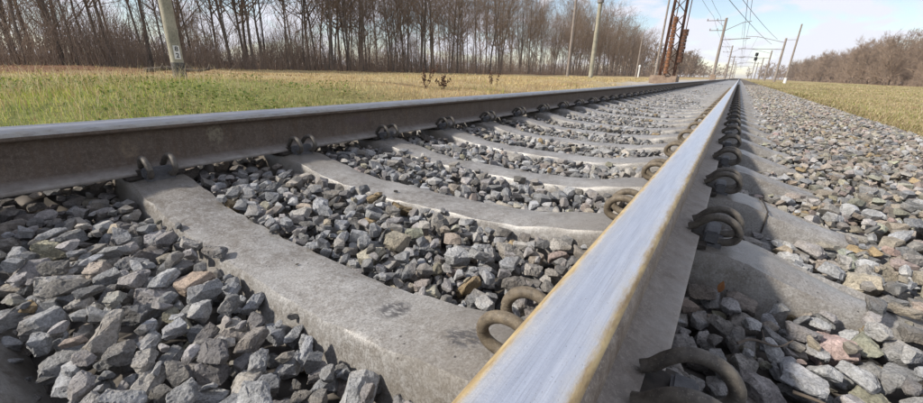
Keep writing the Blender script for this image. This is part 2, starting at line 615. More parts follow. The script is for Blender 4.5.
# ------------------------------------------------------------------ ground
xs = np.unique(np.concatenate([np.linspace(-2600, -120, 14), np.linspace(-120, -30, 16), np.linspace(-30, -12, 30), np.linspace(-12, -3, 50),
                               np.linspace(-3, 1.8, 6), np.linspace(1.8, 12, 50), np.linspace(12, 40, 30), np.linspace(40, 120, 14), np.linspace(120, 2600, 12)]))
ys = np.unique(np.concatenate([np.linspace(-400, -12, 10), np.linspace(-12, 30, 150), np.linspace(30, 120, 90), np.linspace(120, 500, 40), np.linspace(500, 5200, 16)]))
XX, YY = np.meshgrid(xs, ys, indexing='ij')
V = np.stack([XX, YY, ground_z(XX, YY)], -1).reshape(-1, 3)
nx, ny = len(xs), len(ys)
ii, jj = np.meshgrid(np.arange(nx - 1), np.arange(ny - 1), indexing='ij')
q = ii * ny + jj
Fq = np.stack([q, q + ny, q + ny + 1, q + 1], -1).reshape(-1, 4)
put('ground', mesh_np('ground', V, Fq, smooth=True, mats=[MAT_FIELD]), kind='structure', label='flat field of green and straw coloured grass on both sides')

# ballast bed: a sheet under the loose stones, level with them further on
xs = np.unique(np.concatenate([np.linspace(-4.1, -1.7, 14), np.linspace(-1.7, .7, 40), np.linspace(.7, 2.4, 20)]))
ys = np.unique(np.concatenate([np.linspace(-3, 9, 90), np.linspace(9, 40, 120), np.linspace(40, 900, 60)]))
XX, YY = np.meshgrid(xs, ys, indexing='ij')
ZZ = ballast_top(XX, YY) - 0.062 * (1 - smooth(26, 34, YY)) * (XX > -1.66) - 0.012  # sheet left high outside the far rail so no sunlight passes beneath
V = np.stack([XX, YY, ZZ], -1).reshape(-1, 3)
nx, ny = len(xs), len(ys)
ii, jj = np.meshgrid(np.arange(nx - 1), np.arange(ny - 1), indexing='ij')
q = ii * ny + jj
Fq = np.stack([q, q + ny, q + ny + 1, q + 1], -1).reshape(-1, 4)
bed = put('ballast_bed', mesh_np('ballast_bed', V, Fq, smooth=True, mats=[MAT_BED]), kind='structure', label='bed of crushed stone ballast under the track')

# ------------------------------------------------------------------ ballast stones
def ico(sub):
    bm = bmesh.new()
    bmesh.ops.create_icosphere(bm, subdivisions=sub, radius=1)
    bm.verts.ensure_lookup_table()
    v = np.array([x.co[:] for x in bm.verts])
    f = np.array([[x.index for x in p.verts] for p in bm.faces])
    bm.free()
    return v / np.linalg.norm(v, axis=1, keepdims=True), f


ICO = {s: ico(s) for s in (1, 2)}


class Shape:
    """a crushed stone: a block cut by random planes"""
    def __init__(s, r):
        n = r.normal(size=(r.integers(10, 15), 3))
        n /= np.linalg.norm(n, axis=1, keepdims=True)
        N = np.concatenate([n, np.eye(3), -np.eye(3)])
        D = np.concatenate([r.uniform(.56, .95, len(n)), r.uniform(.8, 1.05, 6)])
        c3 = np.array(list(itertools.combinations(range(len(N)), 3)))
        A = N[c3]
        ok = np.abs(np.linalg.det(A)) > .05
        P = np.linalg.solve(A[ok], D[c3[ok]][..., None])[..., 0]
        P = P[(P @ N.T <= D + 1e-6).all(1)]
        P = P * np.array([1.0, r.uniform(.55, .9), r.uniform(.40, .72)])
        ang, tilt, ta = r.uniform(0, 2 * np.pi), abs(r.normal(0, .45)), r.uniform(0, 2 * np.pi)
        P = P @ np.array(Matrix.Rotation(ang, 3, 'Z') @ Matrix.Rotation(tilt, 3, Vector((math.cos(ta), math.sin(ta), 0)))).T
        P -= (P.max(0) + P.min(0)) / 2
        P /= np.linalg.norm(P, axis=1).max() * 2
        bm = bmesh.new()
        for p in np.unique(P.round(4), axis=0):
            bm.verts.new(p)
        bmesh.ops.remove_doubles(bm, verts=bm.verts, dist=.03)
        bmesh.ops.convex_hull(bm, input=bm.verts)
        bmesh.ops.delete(bm, geom=[v for v in bm.verts if not v.link_faces], context='VERTS')
        bmesh.ops.recalc_face_normals(bm, faces=bm.faces)
        s.lod = {1: s.arr(bm)}
        V1 = s.lod[1][0]
        ids = [int(np.argmax(np.linalg.norm(V1, axis=1)))]
        while len(ids) < min(9, len(V1)):
            ids.append(int(np.argmax(np.linalg.norm(V1[:, None] - V1[ids][None], axis=2).min(1))))
        b0 = bmesh.new()
        for p in V1[ids]:
            b0.verts.new(p)
        bmesh.ops.convex_hull(b0, input=b0.verts)
        bmesh.ops.recalc_face_normals(b0, faces=b0.faces)
        s.lod[0] = s.arr(b0)
        b0.free()
        off = Vector(r.uniform(-50, 50, 3))
        bmesh.ops.dissolve_limit(bm, angle_limit=rad(4), verts=bm.verts, edges=bm.edges)
        bmesh.ops.bevel(bm, geom=list(bm.edges), offset=.014, segments=1, affect='EDGES', clamp_overlap=True)
        bmesh.ops.triangulate(bm, faces=bm.faces)
        s.rough(bm, off, .20, 3.2)
        s.lod[2] = s.arr(bm)
        for it_ in range(3):
            if it_ == 1:
                s.rough(bm, off, .075, 8)
                s.lod[2.5] = s.arr(bm)
            es = [e for e in bm.edges if e.calc_length() > (.13 if it_ == 0 else .075)]
            bmesh.ops.subdivide_edges(bm, edges=es, cuts=1)
            bmesh.ops.triangulate(bm, faces=bm.faces)
        s.rough(bm, off, .06, 17)
        s.lod[3] = s.arr(bm)
        bm.free()

    def rough(s, bm, off, amp, f):
        bm.normal_update()
        for v in bm.verts:
            v.co += v.normal * (amp * .35 * noise.fractal(v.co * f + off, 1.0, 2.0, 3))

    def arr(s, bm):
        bm.verts.index_update()
        return np.array([v.co[:] for v in bm.verts]), np.array([[v.index for v in f.verts] for f in bm.faces])

    def sample(s, r, n=3500):
        V, F = s.lod[2]
        a, b, c = V[F[:, 0]], V[F[:, 1]], V[F[:, 2]]
        w_ = np.linalg.norm(np.cross(b - a, c - a), axis=1)
        i = r.choice(len(F), n, p=w_ / w_.sum())
        u, v = r.uniform(size=(2, n, 1))
        k = u + v > 1
        u, v = np.where(k, 1 - u, u), np.where(k, 1 - v, v)
        return a[i] + u * (b[i] - a[i]) + v * (c[i] - a[i])


NSH = 56
rs = np.random.default_rng(11)
SH = [Shape(rs) for _ in range(NSH)]
SIZES = [0.024, 0.038, 0.050, 0.066, 0.089]
CELL = 0.004
PATCH = {}
for k, s in enumerate(SH):
    v5 = s.sample(rs)
    for q, sz in enumerate(SIZES):
        v = v5 * sz
        lo = np.floor(v[:, :2].min(0) / CELL).astype(int)
        ij = np.floor(v[:, :2] / CELL).astype(int) - lo
        dim = ij.max(0) + 1
        b = np.full(dim, 1e3)
        t = np.full(dim, -1e3)
        np.minimum.at(b, (ij[:, 0], ij[:, 1]), v[:, 2])
        np.maximum.at(t, (ij[:, 0], ij[:, 1]), v[:, 2])
        PATCH[k, q] = (lo, b, t, v[:, 2].max())

HX0, HX1, HY0, HY1 = -1.78, 2.42, -0.42, 9.2
gx = np.arange(HX0, HX1, CELL) + CELL / 2
gy = np.arange(HY0, HY1, CELL) + CELL / 2
TT = ballast_top(gx[:, None], gy[None, :])
HM = TT - 0.075
U = gx - CENX
st, sh = sleeper_top(U), sleeper_half(U)
inside = np.abs(U) <= 1.35
for i in range(-1, 18):
    cols = np.where(np.abs(gy - (Y0 + i * DS)) < .36)[0]
    if not len(cols):
        continue
    dd = np.abs(gy[cols][None, :] - y_at(i, gx)[:, None]) - sh[:, None]
    z = np.where(dd <= 0, st[:, None], st[:, None] - dd * 4.5)
    z = np.where(inside[:, None], z, -9)
    HM[:, cols] = np.maximum(HM[:, cols], z)

rs = np.random.default_rng(21)
stones = []          # shape, size index, x, y, z
NTRY = 40000
ks = rs.integers(0, NSH, NTRY)
qs = rs.choice(5, NTRY, p=[.15, .22, .27, .22, .14])
K = 5
cx = rs.uniform(HX0 + .06, HX1 - .06, (NTRY, K))
cy = HY0 + .06 + (HY1 - HY0 - .12) * rs.uniform(0, 1, (NTRY, K)) ** 1.15
tol = rs.uniform(-.004, .016, NTRY)
for n in range(NTRY):
    lo, b, t, zm = PATCH[ks[n], qs[n]]
    a0, a1 = b.shape
    best = None
    for c in range(K):
        x, y = cx[n, c], cy[n, c]
        if x > 1.1 + .32 * max(y, 0):
            continue
        i0 = int((x - HX0) / CELL) + lo[0]
        j0 = int((y - HY0) / CELL) + lo[1]
        if i0 < 0 or j0 < 0 or i0 + a0 > HM.shape[0] or j0 + a1 > HM.shape[1]:
            continue
        z = (HM[i0:i0 + a0, j0:j0 + a1] - b).max() - .003
        over = z + zm - TT[i0 + a0 // 2, j0 + a1 // 2]
        if best is None or over < best[0]:
            best = (over, z, i0, j0, x, y)
    if best is None or best[0] > .010 + tol[n]:
        continue
    over, z, i0, j0, x, y = best
    if abs(x - CENX) < 1.18 and min(abs(y - y_at(max(ni, -1), x)) for ni in (int((y - Y0) // DS), int((y - Y0) // DS) + 1)) < .075:
        continue
    if abs(x) < .1 and z + zm > -.205 or abs(x - GX) < .1 and z + zm > -.205:
        continue
    h = HM[i0:i0 + a0, j0:j0 + a1]
    np.maximum(h, z + t, out=h)
    xr = (i0 - lo[0]) * CELL + HX0
    yr = (j0 - lo[1]) * CELL + HY0
    stones.append((ks[n], qs[n], xr, yr, z))
ST = np.array(stones)
print('stones', len(ST))


def stone_cols(x, r):
    n = len(x)
    v = (.13 + .24 * r.uniform(0, 1, n) ** 1.15) * np.where(x > .1, 1.1, 1.0)
    tints = np.array([[1.0, 1, .985], [.97, .99, 1.02], [1.05, 1.0, .92], [1.03, .98, .96], [.99, 1.0, 1.0]])
    c = v[:, None] * tints[r.integers(0, 5, n)]
    tan = r.uniform(size=n) < np.clip(.08 + .55 * smooth(0.0, .75, x), 0, .8)
    tc_ = np.array([.33, .295, .25]) * r.uniform(.62, 1.08, (n, 1)) * (1 + r.normal(0, .04, (n, 3)))
    c = np.where(tan[:, None], tc_, c)
    nr = np.minimum(np.abs(x), np.abs(x - GX))
    kd = (.5 * (1 - smooth(.10, .34, nr)) * r.uniform(.2, 1.0, n))[:, None]
    c = c * (1 - kd) + kd * np.array([.15, .115, .085])
    och = r.uniform(size=n) < .010
    return np.where(och[:, None], np.array([.28, .215, .13]) * r.uniform(.7, 1.1, (n, 1)), c)


SC_COL = stone_cols(ST[:, 2], np.random.default_rng(5))
# how large each stone shows
P3 = ST[:, 2:5]
dv = P3 - np.array(CAMP)
dep = dv @ np.array(cF)
px = dv @ np.array(cR) / np.maximum(dep, 1e-3) * 377.9
py = dv @ np.array(cU) / np.maximum(dep, 1e-3) * 377.9
szs = np.array(SIZES)[ST[:, 1].astype(int)]
inview = (dep > .1) & (np.abs(px) < 475) & (np.abs(py) < 215)
ci = ((ST[:, 2] - HX0) / CELL).astype(int)
cj = ((ST[:, 3] - HY0) / CELL).astype(int)
topz = np.array([PATCH[int(k), int(q)][3] for k, q in ST[:, :2]]) + ST[:, 4]
expo = topz - np.array([HM[max(i - 4, 0):i + 5, max(j - 4, 0):j + 5].mean() for i, j in zip(ci, cj)])
hidden_by_rail = (ST[:, 2] > -.10) & (ST[:, 2] < .085)
score = np.where(inview & (expo > -.012) & ~hidden_by_rail, szs / np.maximum(dep, .2), 0)
order = np.argsort(-score)
near_ids = order[:300]
SH3 = {}
for k in set(int(ST[i, 0]) for i in near_ids):
    me = mesh_np('stone', *SH[k].lod[3], smooth=True, mats=[MAT_STONE_O])
    me.set_sharp_from_angle(angle=rad(20))
    SH3[k] = me
for i in near_ids:
    k, q, x, y, z = ST[i]
    o = put('stone', SH3[int(k)], bed, (x, y, z), None, (SIZES[int(q)],) * 3)
    o.color = (*SC_COL[i], 1)

rest = np.setdiff1d(np.arange(len(ST)), near_ids)
dist = np.linalg.norm(dv, axis=1)
Vs, Fs, Cs, off = [], [], [], 0


def add_stones(kk, sz, pos, colr, lev):
    global off
    for k in range(NSH):
        m_ = np.where(kk == k)[0]
        if not len(m_):
            continue
        V, F = SH[k].lod[lev]
        v = V[None] * sz[m_][:, None, None] + pos[m_][:, None]
        Vs.append(v.reshape(-1, 3))
        Fs.append((F[None] + (np.arange(len(m_)) * len(V))[:, None, None]).reshape(-1, 3) + off)
        Cs.append(np.repeat(colr[m_], len(V), 0))
        off += len(m_) * len(V)


rest = rest[expo[rest] > -.042]
for lev, ids in ((2.5, rest[(dist[rest] < .8) & (expo[rest] > -.022)]), (2, rest[((dist[rest] >= .8) | (expo[rest] <= -.022)) & (dist[rest] < 1.35) & (expo[rest] > -.03)]), (1, rest[(dist[rest] >= 1.35) & (dist[rest] < 2.4) | (dist[rest] < 1.35) & (expo[rest] <= -.03)]), (0, rest[dist[rest] >= 2.4])):
    add_stones(ST[ids, 0].astype(int), szs[ids], P3[ids], SC_COL[ids], lev)
# the stones further along the line and on the far shoulder
rs = np.random.default_rng(31)
n1 = 21000
y1 = 9.1 + 25 * rs.uniform(0, 1, n1) ** 1.6
x1 = rs.uniform(-1.75, 2.35, n1)
n2 = 3600
x2 = rs.uniform(-3.5, -1.7, n2)
y2 = rs.uniform(-1.0, 9, n2)
fx, fy = np.concatenate([x1, x2]), np.concatenate([y1, y2])
u = fx - CENX
ph = np.abs((fy - Y0 + DS / 2) % DS - DS / 2)
on_sl = (ph < sleeper_half(u) + .022) & (np.abs(u) < 1.27)
keep = ~on_sl & (np.abs(fx) > .09) & (np.abs(fx - GX) > .09)
fx, fy = fx[keep], fy[keep]
fk = rs.integers(0, NSH, len(fx))
fs = rs.choice(SIZES, len(fx), p=[.0, .18, .27, .33, .22]) * 1.12
ftop = np.array([sh_.lod[0][0][:, 2].max() for sh_ in SH])[fk] * fs
fz = ballast_top(fx, fy) - ftop + rs.uniform(-.022, .012, len(fx))
add_stones(fk, fs, np.stack([fx, fy, fz], -1), stone_cols(fx, rs), 0)
Vs, Fs, Cs = np.concatenate(Vs), np.concatenate(Fs), np.concatenate(Cs)
print('ballast tris', len(Fs))
put('loose_ballast', mesh_np('loose_ballast', Vs, Fs, col=Cs, mats=[MAT_STONE_A]), bed, kind='stuff')

# ------------------------------------------------------------------ rails
half = [(0.0, 0.0), (.010, -.0002), (.020, -.0009), (.0285, -.0028), (.0330, -.0062), (.0358, -.0110), (.0368, -.0170), (.0375, -.0330), (.0370, -.0355),
        (.0350, -.0375), (.0200, -.0425), (.0140, -.0470), (.0110, -.0540), (.0095, -.0650), (.0090, -.0900), (.0095, -.1200), (.0112, -.1380),
        (.0150, -.1490), (.0220, -.1555), (.0400, -.1615), (.0680, -.1672), (.0735, -.1686), (.0750, -.1705), (.0750, -.1780), (.0735, -.1800), (0.0, -.1800)]
prof = half + [(-x, z) for x, z in half[-2:0:-1]]
prof = np.array(prof)


def make_rail(x0, lo, hi, tone, label, smear=None):
    yy = np.concatenate([np.linspace(-4, 20, 25), np.linspace(25, 100, 16), np.linspace(140, 900, 20)])
    n, m_ = len(yy), len(prof)
    V = np.zeros((n, m_, 3))
    V[:, :, 0] = prof[None, :, 0]
    V[:, :, 1] = yy[:, None]
    V[:, :, 2] = prof[None, :, 1]
    i = np.arange(n - 1)[:, None] * m_
    j = np.arange(m_)[None]
    F = np.stack([i + j, i + (j + 1) % m_, i + m_ + (j + 1) % m_, i + m_ + j], -1).reshape(-1, 4)
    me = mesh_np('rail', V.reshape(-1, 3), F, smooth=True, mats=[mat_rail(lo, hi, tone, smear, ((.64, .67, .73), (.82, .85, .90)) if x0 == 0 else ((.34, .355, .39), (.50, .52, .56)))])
    me.set_sharp_from_angle(angle=rad(50))
    return put('rail', me, None, (x0, 0, 0), label=label, cat='rail')


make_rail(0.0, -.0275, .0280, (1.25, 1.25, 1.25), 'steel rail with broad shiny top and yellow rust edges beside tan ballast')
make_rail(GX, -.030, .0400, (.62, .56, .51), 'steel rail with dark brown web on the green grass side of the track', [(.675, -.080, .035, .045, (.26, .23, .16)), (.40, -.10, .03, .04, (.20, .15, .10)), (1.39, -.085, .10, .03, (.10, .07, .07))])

# ------------------------------------------------------------------ sleepers
def sleeper_mesh(seed):
    r = np.random.default_rng(seed)
    us = np.unique(np.concatenate([np.linspace(-1.35, 1.35, 73), [-.98, .98, -.93, .93, .7, -.7]]))
    nt_ = 9
    rows = []
    for u in us:
        t, h = float(sleeper_top(u)), float(sleeper_half(u))
        b = h + .052
        crown = .005 + .014 * smooth(.96, 1.15, abs(u))
        pts = [(-b, -.385), (-b + .006, -.36), (-h - .010, t - .034), (-h - .006, t - .018), (-h + .001, t - .0065)]
        for k in range(nt_):
            s = -1 + 2 * k / (nt_ - 1)
            x = s * (h - .012)
            pts.append((x, t + crown * (1 - s * s) - crown))
        pts += [(h - .001, t - .0065), (h + .006, t - .018), (h + .010, t - .034), (b - .006, -.36), (b, -.385)]
        rows.append(pts)
    A = np.array(rows)
    m_ = A.shape[1]
    V = np.zeros((len(us), m_, 3))
    V[:, :, 0] = us[:, None]
    V[:, :, 1] = A[:, :, 0]
    V[:, :, 2] = A[:, :, 1]
    # worn, slightly uneven casting
    ph = r.uniform(0, 6, 6)
    V[:, 1:-1, 2] += .0016 * (np.sin(us[:, None] * 17 + ph[0] + V[:, 1:-1, 1] * 30) + np.sin(us[:, None] * 41 + ph[1] - V[:, 1:-1, 1] * 55)) + r.normal(0, .0006, (len(us), m_ - 2))
    edge = np.array([2, 3, 4, m_ - 5, m_ - 4, m_ - 3])
    V[:, edge, 1] += .0028 * np.sin(us[:, None] * 29 + ph[2]) * np.sin(us[:, None] * 63 + ph[3]) + r.normal(0, .0012, (len(us), 6))
    seat = np.abs(np.abs(us) - .7975) < .10
    V[seat, 5:-5, 2] = np.minimum(V[seat, 5:-5, 2], SEAT - .0005)
    n = len(us)
    i = np.arange(n - 1)[:, None] * m_
    j = np.arange(m_ - 1)[None]
    F = np.stack([i + j, i + m_ + j, i + m_ + j + 1, i + j + 1], -1).reshape(-1, 4)
    bm = bmesh.new()
    vs = [bm.verts.new(c) for c in V.reshape(-1, 3)]
    for f in F:
        bm.faces.new([vs[k] for k in f])
    bm.faces.new([vs[k] for k in range(m_)])
    bm.faces.new([vs[(n - 1) * m_ + k] for k in range(m_)][::-1])
    bmesh.ops.recalc_face_normals(bm, faces=bm.faces)
    return bm_mesh('sleeper', bm, MAT_SLEEPER, True)


SL = [sleeper_mesh(s) for s in (1, 2, 3)]
pad_bm = box_bm(-.09, .09, -.085, .085, -.0095, -.0005, .001)
PAD = bm_mesh('rail_pad', pad_bm, MAT_INSUL)
N_SL = 170
for i in range(-1, N_SL):
    lab = 'pale grey concrete sleeper sagging in the middle, bedded in ballast'
    if i == -1:
        lab = 'concrete sleeper just before the scuffed one, only its edge showing past stones'
    elif i == 0:
        lab = 'scuffed concrete sleeper with dark grease marks beside a rusty double looped clip'
    elif i == 1:
        lab = 'concrete sleeper with a small dark stone chip lying on it, next after the scuffed one'
    elif i == 2:
        lab = 'concrete sleeper with a thin dark wire round its outer end'
    elif i < 11:
        lab = ['third', 'fourth', 'fifth', 'sixth', 'seventh', 'eighth', 'ninth', 'tenth'][i - 3] + ' concrete sleeper beyond the scuffed one with grease marks'
    o = put('sleeper', SL[i % 3] if i >= 0 else SL[2], None, (CENX, (y_left(i) + y_right(i)) / 2, 0), (0, 0, math.atan2(y_right(i) - y_left(i), -GX)), label=lab, cat='sleeper', group='sleepers across the track')
    if i > 10:
        o.rotation_euler = (0, 0, rad(random.uniform(-.5, .5)))
    if i < 40:
        for sx in (-1, 1):
            put('rail_pad', PAD, o, (sx * .7975, 0, -.1805))
    if i == 2:
        uu = 1.03
        t, h = float(sleeper_top(uu)), float(sleeper_half(uu))
        pts = [(uu, -h - .03, t - .075), (uu + .004, -h - .014, t - .03), (uu + .005, -h - .003, t + .001), (uu + .003, 0, t + .0035), (uu, h + .003, t + .001), (uu - .003, h + .014, t - .03), (uu - .004, h + .03, t - .075)]
        put('wire_tie', bar_mesh('wire_tie', pts, .0024, MAT_INSUL, 6), o)

# ------------------------------------------------------------------ rail clips
def spring_mesh():
    pts = []
    side = [(.050, .031, .0340), (.062, .033, .041), (.076, .035, .057), (.095, .037, .070), (.117, .038, .072), (.138, .0375, .062), (.150, .036, .043),
            (.147, .034, .024), (.131, .032, .0135), (.112, .030, .0115), (.098, .026, .013), (.090, .018, .015)]
    left = [(u, -v, z) for u, v, z in side]
    path = left + [(.087, 0.0, .016)] + side[::-1]
    P = spline(path, 5)
    return bar_mesh('spring', P, .0092, MAT_SPRING, 10)


SPRING = spring_mesh()
SPRING_D = SPRING.copy()
SPRING_D.materials[0] = MAT_SPRING_D
bm = box_bm(.084, .114, -.044, .044, .004, .036, .004)
box_bm(.0855, .124, -.040, .040, -.01, .010, .002, bm)
ANCH = bm_mesh('anchor', bm, MAT_ANCHOR, True)
bm = box_bm(.046, .080, -.052, .052, .0185, .0255, .002)
box_bm(.0765, .084, -.052, .052, .001, .022, .001, bm)
INSU = bm_mesh('insulator', bm, MAT_INSUL, True)


ORD = ['', 'first', 'second', 'third', 'fourth', 'fifth', 'sixth', 'seventh', 'eighth', 'ninth', 'tenth']


def make_clip(x0, y, face, label, group, first=[None]):
    z = SEAT
    rz = 0 if face > 0 else math.pi
    if first[0] is None:
        e = put('rail_clip', None, None, (x0, y, z), (0, 0, rz), label=label, cat='rail clip', group=group)
        e.empty_display_size = .05
        put('spring', SPRING_D, e)
        put('anchor', ANCH, e)
        put('insulator', INSU, e)
        first[0] = e
        return e
    c = copy_tree(first[0], None, label=label, group=group)
    for ch in c.children:
        if ch.name.startswith('spring'):
            ch.data = SPRING if face < 0 else SPRING_D
    c.location = (x0, y + random.uniform(-.006, .006), z)
    c.rotation_euler = (0, 0, rz + rad(random.uniform(-3, 3)))
    return c


for i in range(0, 46):
    lab = 'looped spring clip holding the inner foot of the dark brown rail by the grass'
    if i == 0:
        lab = 'looped spring clip on the dark brown rail, at the end of the scuffed sleeper'
    elif i < 9:
        lab = ORD[i] + ' spring clip beyond the scuffed sleeper on the dark brown rail by the grass'
    make_clip(GX, y_left(i), 1, lab, 'clips along the inner foot of the grass side rail')
for i in range(0, 30):
    lab = 'rusty spring clip on the inner foot of the shiny rail with yellow edges'
    if i == 0:
        lab = 'rusty brown clip with two loops beside the shiny rail, on the grease marked sleeper'
    elif i < 6:
        lab = ORD[i] + ' rusty clip beyond the scuffed sleeper on the inner foot of the shiny rail'
    make_clip(0, y_right(i), -1, lab, 'clips along the inner foot of the shiny rail')
for i in range(0, 46):
    lab = 'double looped spring clip on the outer foot of the shiny rail by tan ballast'
    if i == 0:
        lab = 'big speckled double loop of a clip outside the shiny rail, its lower half cut off'
    elif i == 1:
        lab = 'clip outside the shiny rail with its square blue grey anchor showing clearly inside the loop'
    elif i < 8:
        lab = ORD[i] + ' clip beyond the scuffed sleeper on the outer foot of the shiny rail'
    make_clip(0, y_right(i), 1, lab, 'clips along the outer foot of the shiny rail')

# a few stray bits on the track
def chip(x, y, z, sz, k, colr, label):
    me = mesh_np('stone_chip', SH[k].lod[2][0] * sz, SH[k].lod[2][1], mats=[MAT_STONE_O])
    o = put('stone_chip', me, None, (x, y, z - me.vertices[0].co.z * 0 + sz * .22), label=label, cat='stone')
    o.color = (*colr, 1)


chip(-.905, .985, float(sleeper_top(-.905 - CENX)), .020, 4, (.06, .055, .05), 'small dark stone chip lying on top of the sleeper after the scuffed one')
chip(-.69, .435, float(sleeper_top(-.69 - CENX)), .010, 9, (.05, .045, .04), 'tiny dark crumb lying on the middle of the scuffed sleeper')


def leaf(x, y, z, rot, sc, label):
    bm = bmesh.new()
    pr = [(0, 0), (.12, .10), (.30, .20), (.55, .22), (.8, .12), (1, 0), (.8, -.12), (.55, -.22), (.30, -.20), (.12, -.10)]
    c = bm.verts.new((.5, 0, -.06))
    vs = [bm.verts.new((a, b, .10 * abs(b) * 4 * .5 + .15 * a * a)) for a, b in pr]
    for k in range(len(vs)):
        bm.faces.new((c, vs[k], vs[(k + 1) % len(vs)]))
    me = bm_mesh('fallen_leaf', bm, MAT_LEAF, True)
    o = put('fallen_leaf', me, None, (x, y, z), rot, (sc,) * 3, label=label, cat='leaf')
    sm = o.modifiers.new('thick', 'SOLIDIFY')
    sm.thickness = .012


leaf(.135, .915, -.250, (rad(20), rad(-75), rad(60)), .030, 'small orange brown dead leaf upright among dark stones beside the rail')
leaf(.42, .80, -.215, (rad(10), rad(8), rad(-20)), .040, 'reddish brown dead leaf lying flat on the tan ballast')

def twig(x, y, ang, ln, label):
    z = max(float(ballast_top(x, y)), float(ballast_top(x + ln * math.cos(ang), y + ln * math.sin(ang)))) + .012
    P = spline([(0, 0, 0), (ln * .3, .006, .004), (ln * .65, -.008, .002), (ln, .004, .006)], 4)
    o = put('dry_twig', bar_mesh('dry_twig', P, np.linspace(.0028, .0012, len(P)), MAT_BARK, 6), None, (x, y, z), (0, 0, ang), label=label, cat='twig')
    put('side_shoot', bar_mesh('side_shoot', [P[6], P[6] + np.array([ln * .15, .03, .006])], [.0016, .0008], MAT_BARK, 5), o)


twig(.24, .66, -.35, .13, 'thin dark twig lying on tan stones behind the big speckled clip')
twig(.17, .74, .6, .10, 'short dark twig lying on the stones next to the upright leaf')
twig(.60, 1.02, 1.1, .16, 'long thin twig lying across the open tan ballast')

# ------------------------------------------------------------------ trees
def grow(P, R, r, k, s0, s1, lf, ang, up, m, rmin, rfac=.55, taper=.3, wob=.05):
    B, mp_, _ = P.shape
    n = B * k
    idx = np.repeat(np.arange(B), k)
    s = r.uniform(s0, s1, n) * (mp_ - 1)
    i = np.minimum(s.astype(int), mp_ - 2)
    f = (s - i)[:, None]
    p = P[idx, i] * (1 - f) + P[idx, i + 1] * f
    t = P[idx, i + 1] - P[idx, i]
    L = np.linalg.norm(t, axis=1, keepdims=True) * (mp_ - 1)
    t = t / (L / (mp_ - 1) + 1e-9)
    rr = R[idx, i] * (1 - f[:, 0]) + R[idx, i + 1] * f[:, 0]
    g = r.normal(size=(n, 3))
    g -= (g * t).sum(1, keepdims=True) * t
    g /= np.linalg.norm(g, axis=1, keepdims=True) + 1e-9
    a = rad(1) * r.uniform(ang[0], ang[1], n)[:, None]
    d = np.cos(a) * t + np.sin(a) * g
    ln = L[:, 0] * r.uniform(lf[0], lf[1], n) * (1.15 - .6 * s / (mp_ - 1))
    tau = np.linspace(0, 1, m)[None, :, None]
    Q = p[:, None] + d[:, None] * ln[:, None, None] * tau
    Q[:, :, 2] += up * ln[:, None] * tau[:, :, 0] ** 2
    wb = np.cumsum(r.normal(0, wob, (n, m, 3)), 1) * ln[:, None, None]
    wb[:, 0] = 0
    Q += wb
    r0 = np.maximum(np.minimum(rr * rfac, ln * .03), rmin)
    Rq = np.maximum(r0[:, None] * np.linspace(1, taper, m)[None], rmin * .6)
    return Q, Rq


def tree_parts(seed, H, r0, first, nl, k2, k3, rmin, lean=.03, llen=(.22, .36), ang=(28, 55), fork=False):
    r = np.random.default_rng(seed)
    m = 9
    z = np.linspace(0, 1, m)
    P = np.zeros((1, m, 3))
    P[0, :, 2] = z * H
    wob = np.cumsum(r.normal(0, .010 * H, (m, 2)), 0)
    wob -= wob[0]
    P[0, :, :2] = wob * .5 + np.outer(z ** 1.3, r.normal(0, lean * H, 2))
    P[0, 0, 2] = -.25
    R = (r0 * (1 - .82 * z ** 1.2))[None]
    R[0, 0] *= 1.45
    parts_t = [tubes(P, R, 9)]
    L1, R1 = grow(P, R, r, nl, first, .97, llen, ang, .22, 6, rmin * 1.5, .55)
    L2, R2 = grow(L1, R1, r, k2, .2, 1.0, (.35, .6), (25, 60), .12, 4, rmin * 1.1, .55)
    L3, R3 = grow(L2, R2, r, k3, .15, 1.0, (.4, .75), (20, 60), .10, 3, rmin, .6)
    far = rmin > .05
    crown = join([tubes(L1, R1, 3 if far else 5), tubes(L2[:, ::3] if far else L2, R2[:, ::3] if far else R2, 3 if far else 4), tubes(L3[:, ::2] if far else L3, R3[:, ::2] if far else R3, 3)])
    return parts_t[0], crown


def make_tree(name, tp, bark, twig, label, cat='tree', group=None):
    e = put(name, None, None, label=label, cat=cat, group=group)
    put('trunk', mesh_np('trunk', *tp[0], smooth=True, mats=[bark]), e)
    put('crown', mesh_np('crown', *tp[1], smooth=True, mats=[twig]), e)
    return e


def place(proto, used, x, y, s, **props):
    if proto.name not in used:
        used.add(proto.name)
        c = proto
        for k, v in props.items():
            c[k] = v
    else:
        c = copy_tree(proto, None, **props)
    c.location = (x, y, float(ground_z(x, y)) - .02)
    c.rotation_euler = (rad(random.uniform(-2.5, 2.5)), rad(random.uniform(-2.5, 2.5)), random.uniform(0, 6.28))
    c.scale = (s, s, s * random.uniform(.93, 1.08))
    return c


used = set()
G1 = 'trees of the wood behind the pole and dry field'
TALL = [make_tree('tall_tree', tree_parts(100 + k, 15.5, r0, first, nl, 6, 5, .010, .055), MAT_BARK if k % 3 else MAT_BARK_W, MAT_TWIG, 't')
        for k, (r0, first, nl) in enumerate([(.125, .22, 24), (.085, .26, 20), (.10, .20, 24), (.07, .24, 20), (.145, .24, 24), (.085, .18, 20)])]
SAP = [make_tree('sapling', tree_parts(140 + k, 8.5, .05, .10, 18, 5, 4, .008, .09, (.18, .34)), MAT_BARK_W if k % 2 else MAT_BARK, MAT_TWIG, 't') for k in range(4)]
rt = random.Random(3)


def bearing_ok(x, y):
    a = math.degrees(math.atan2(x - CAMP.x, y))
    return -87 < a < 17


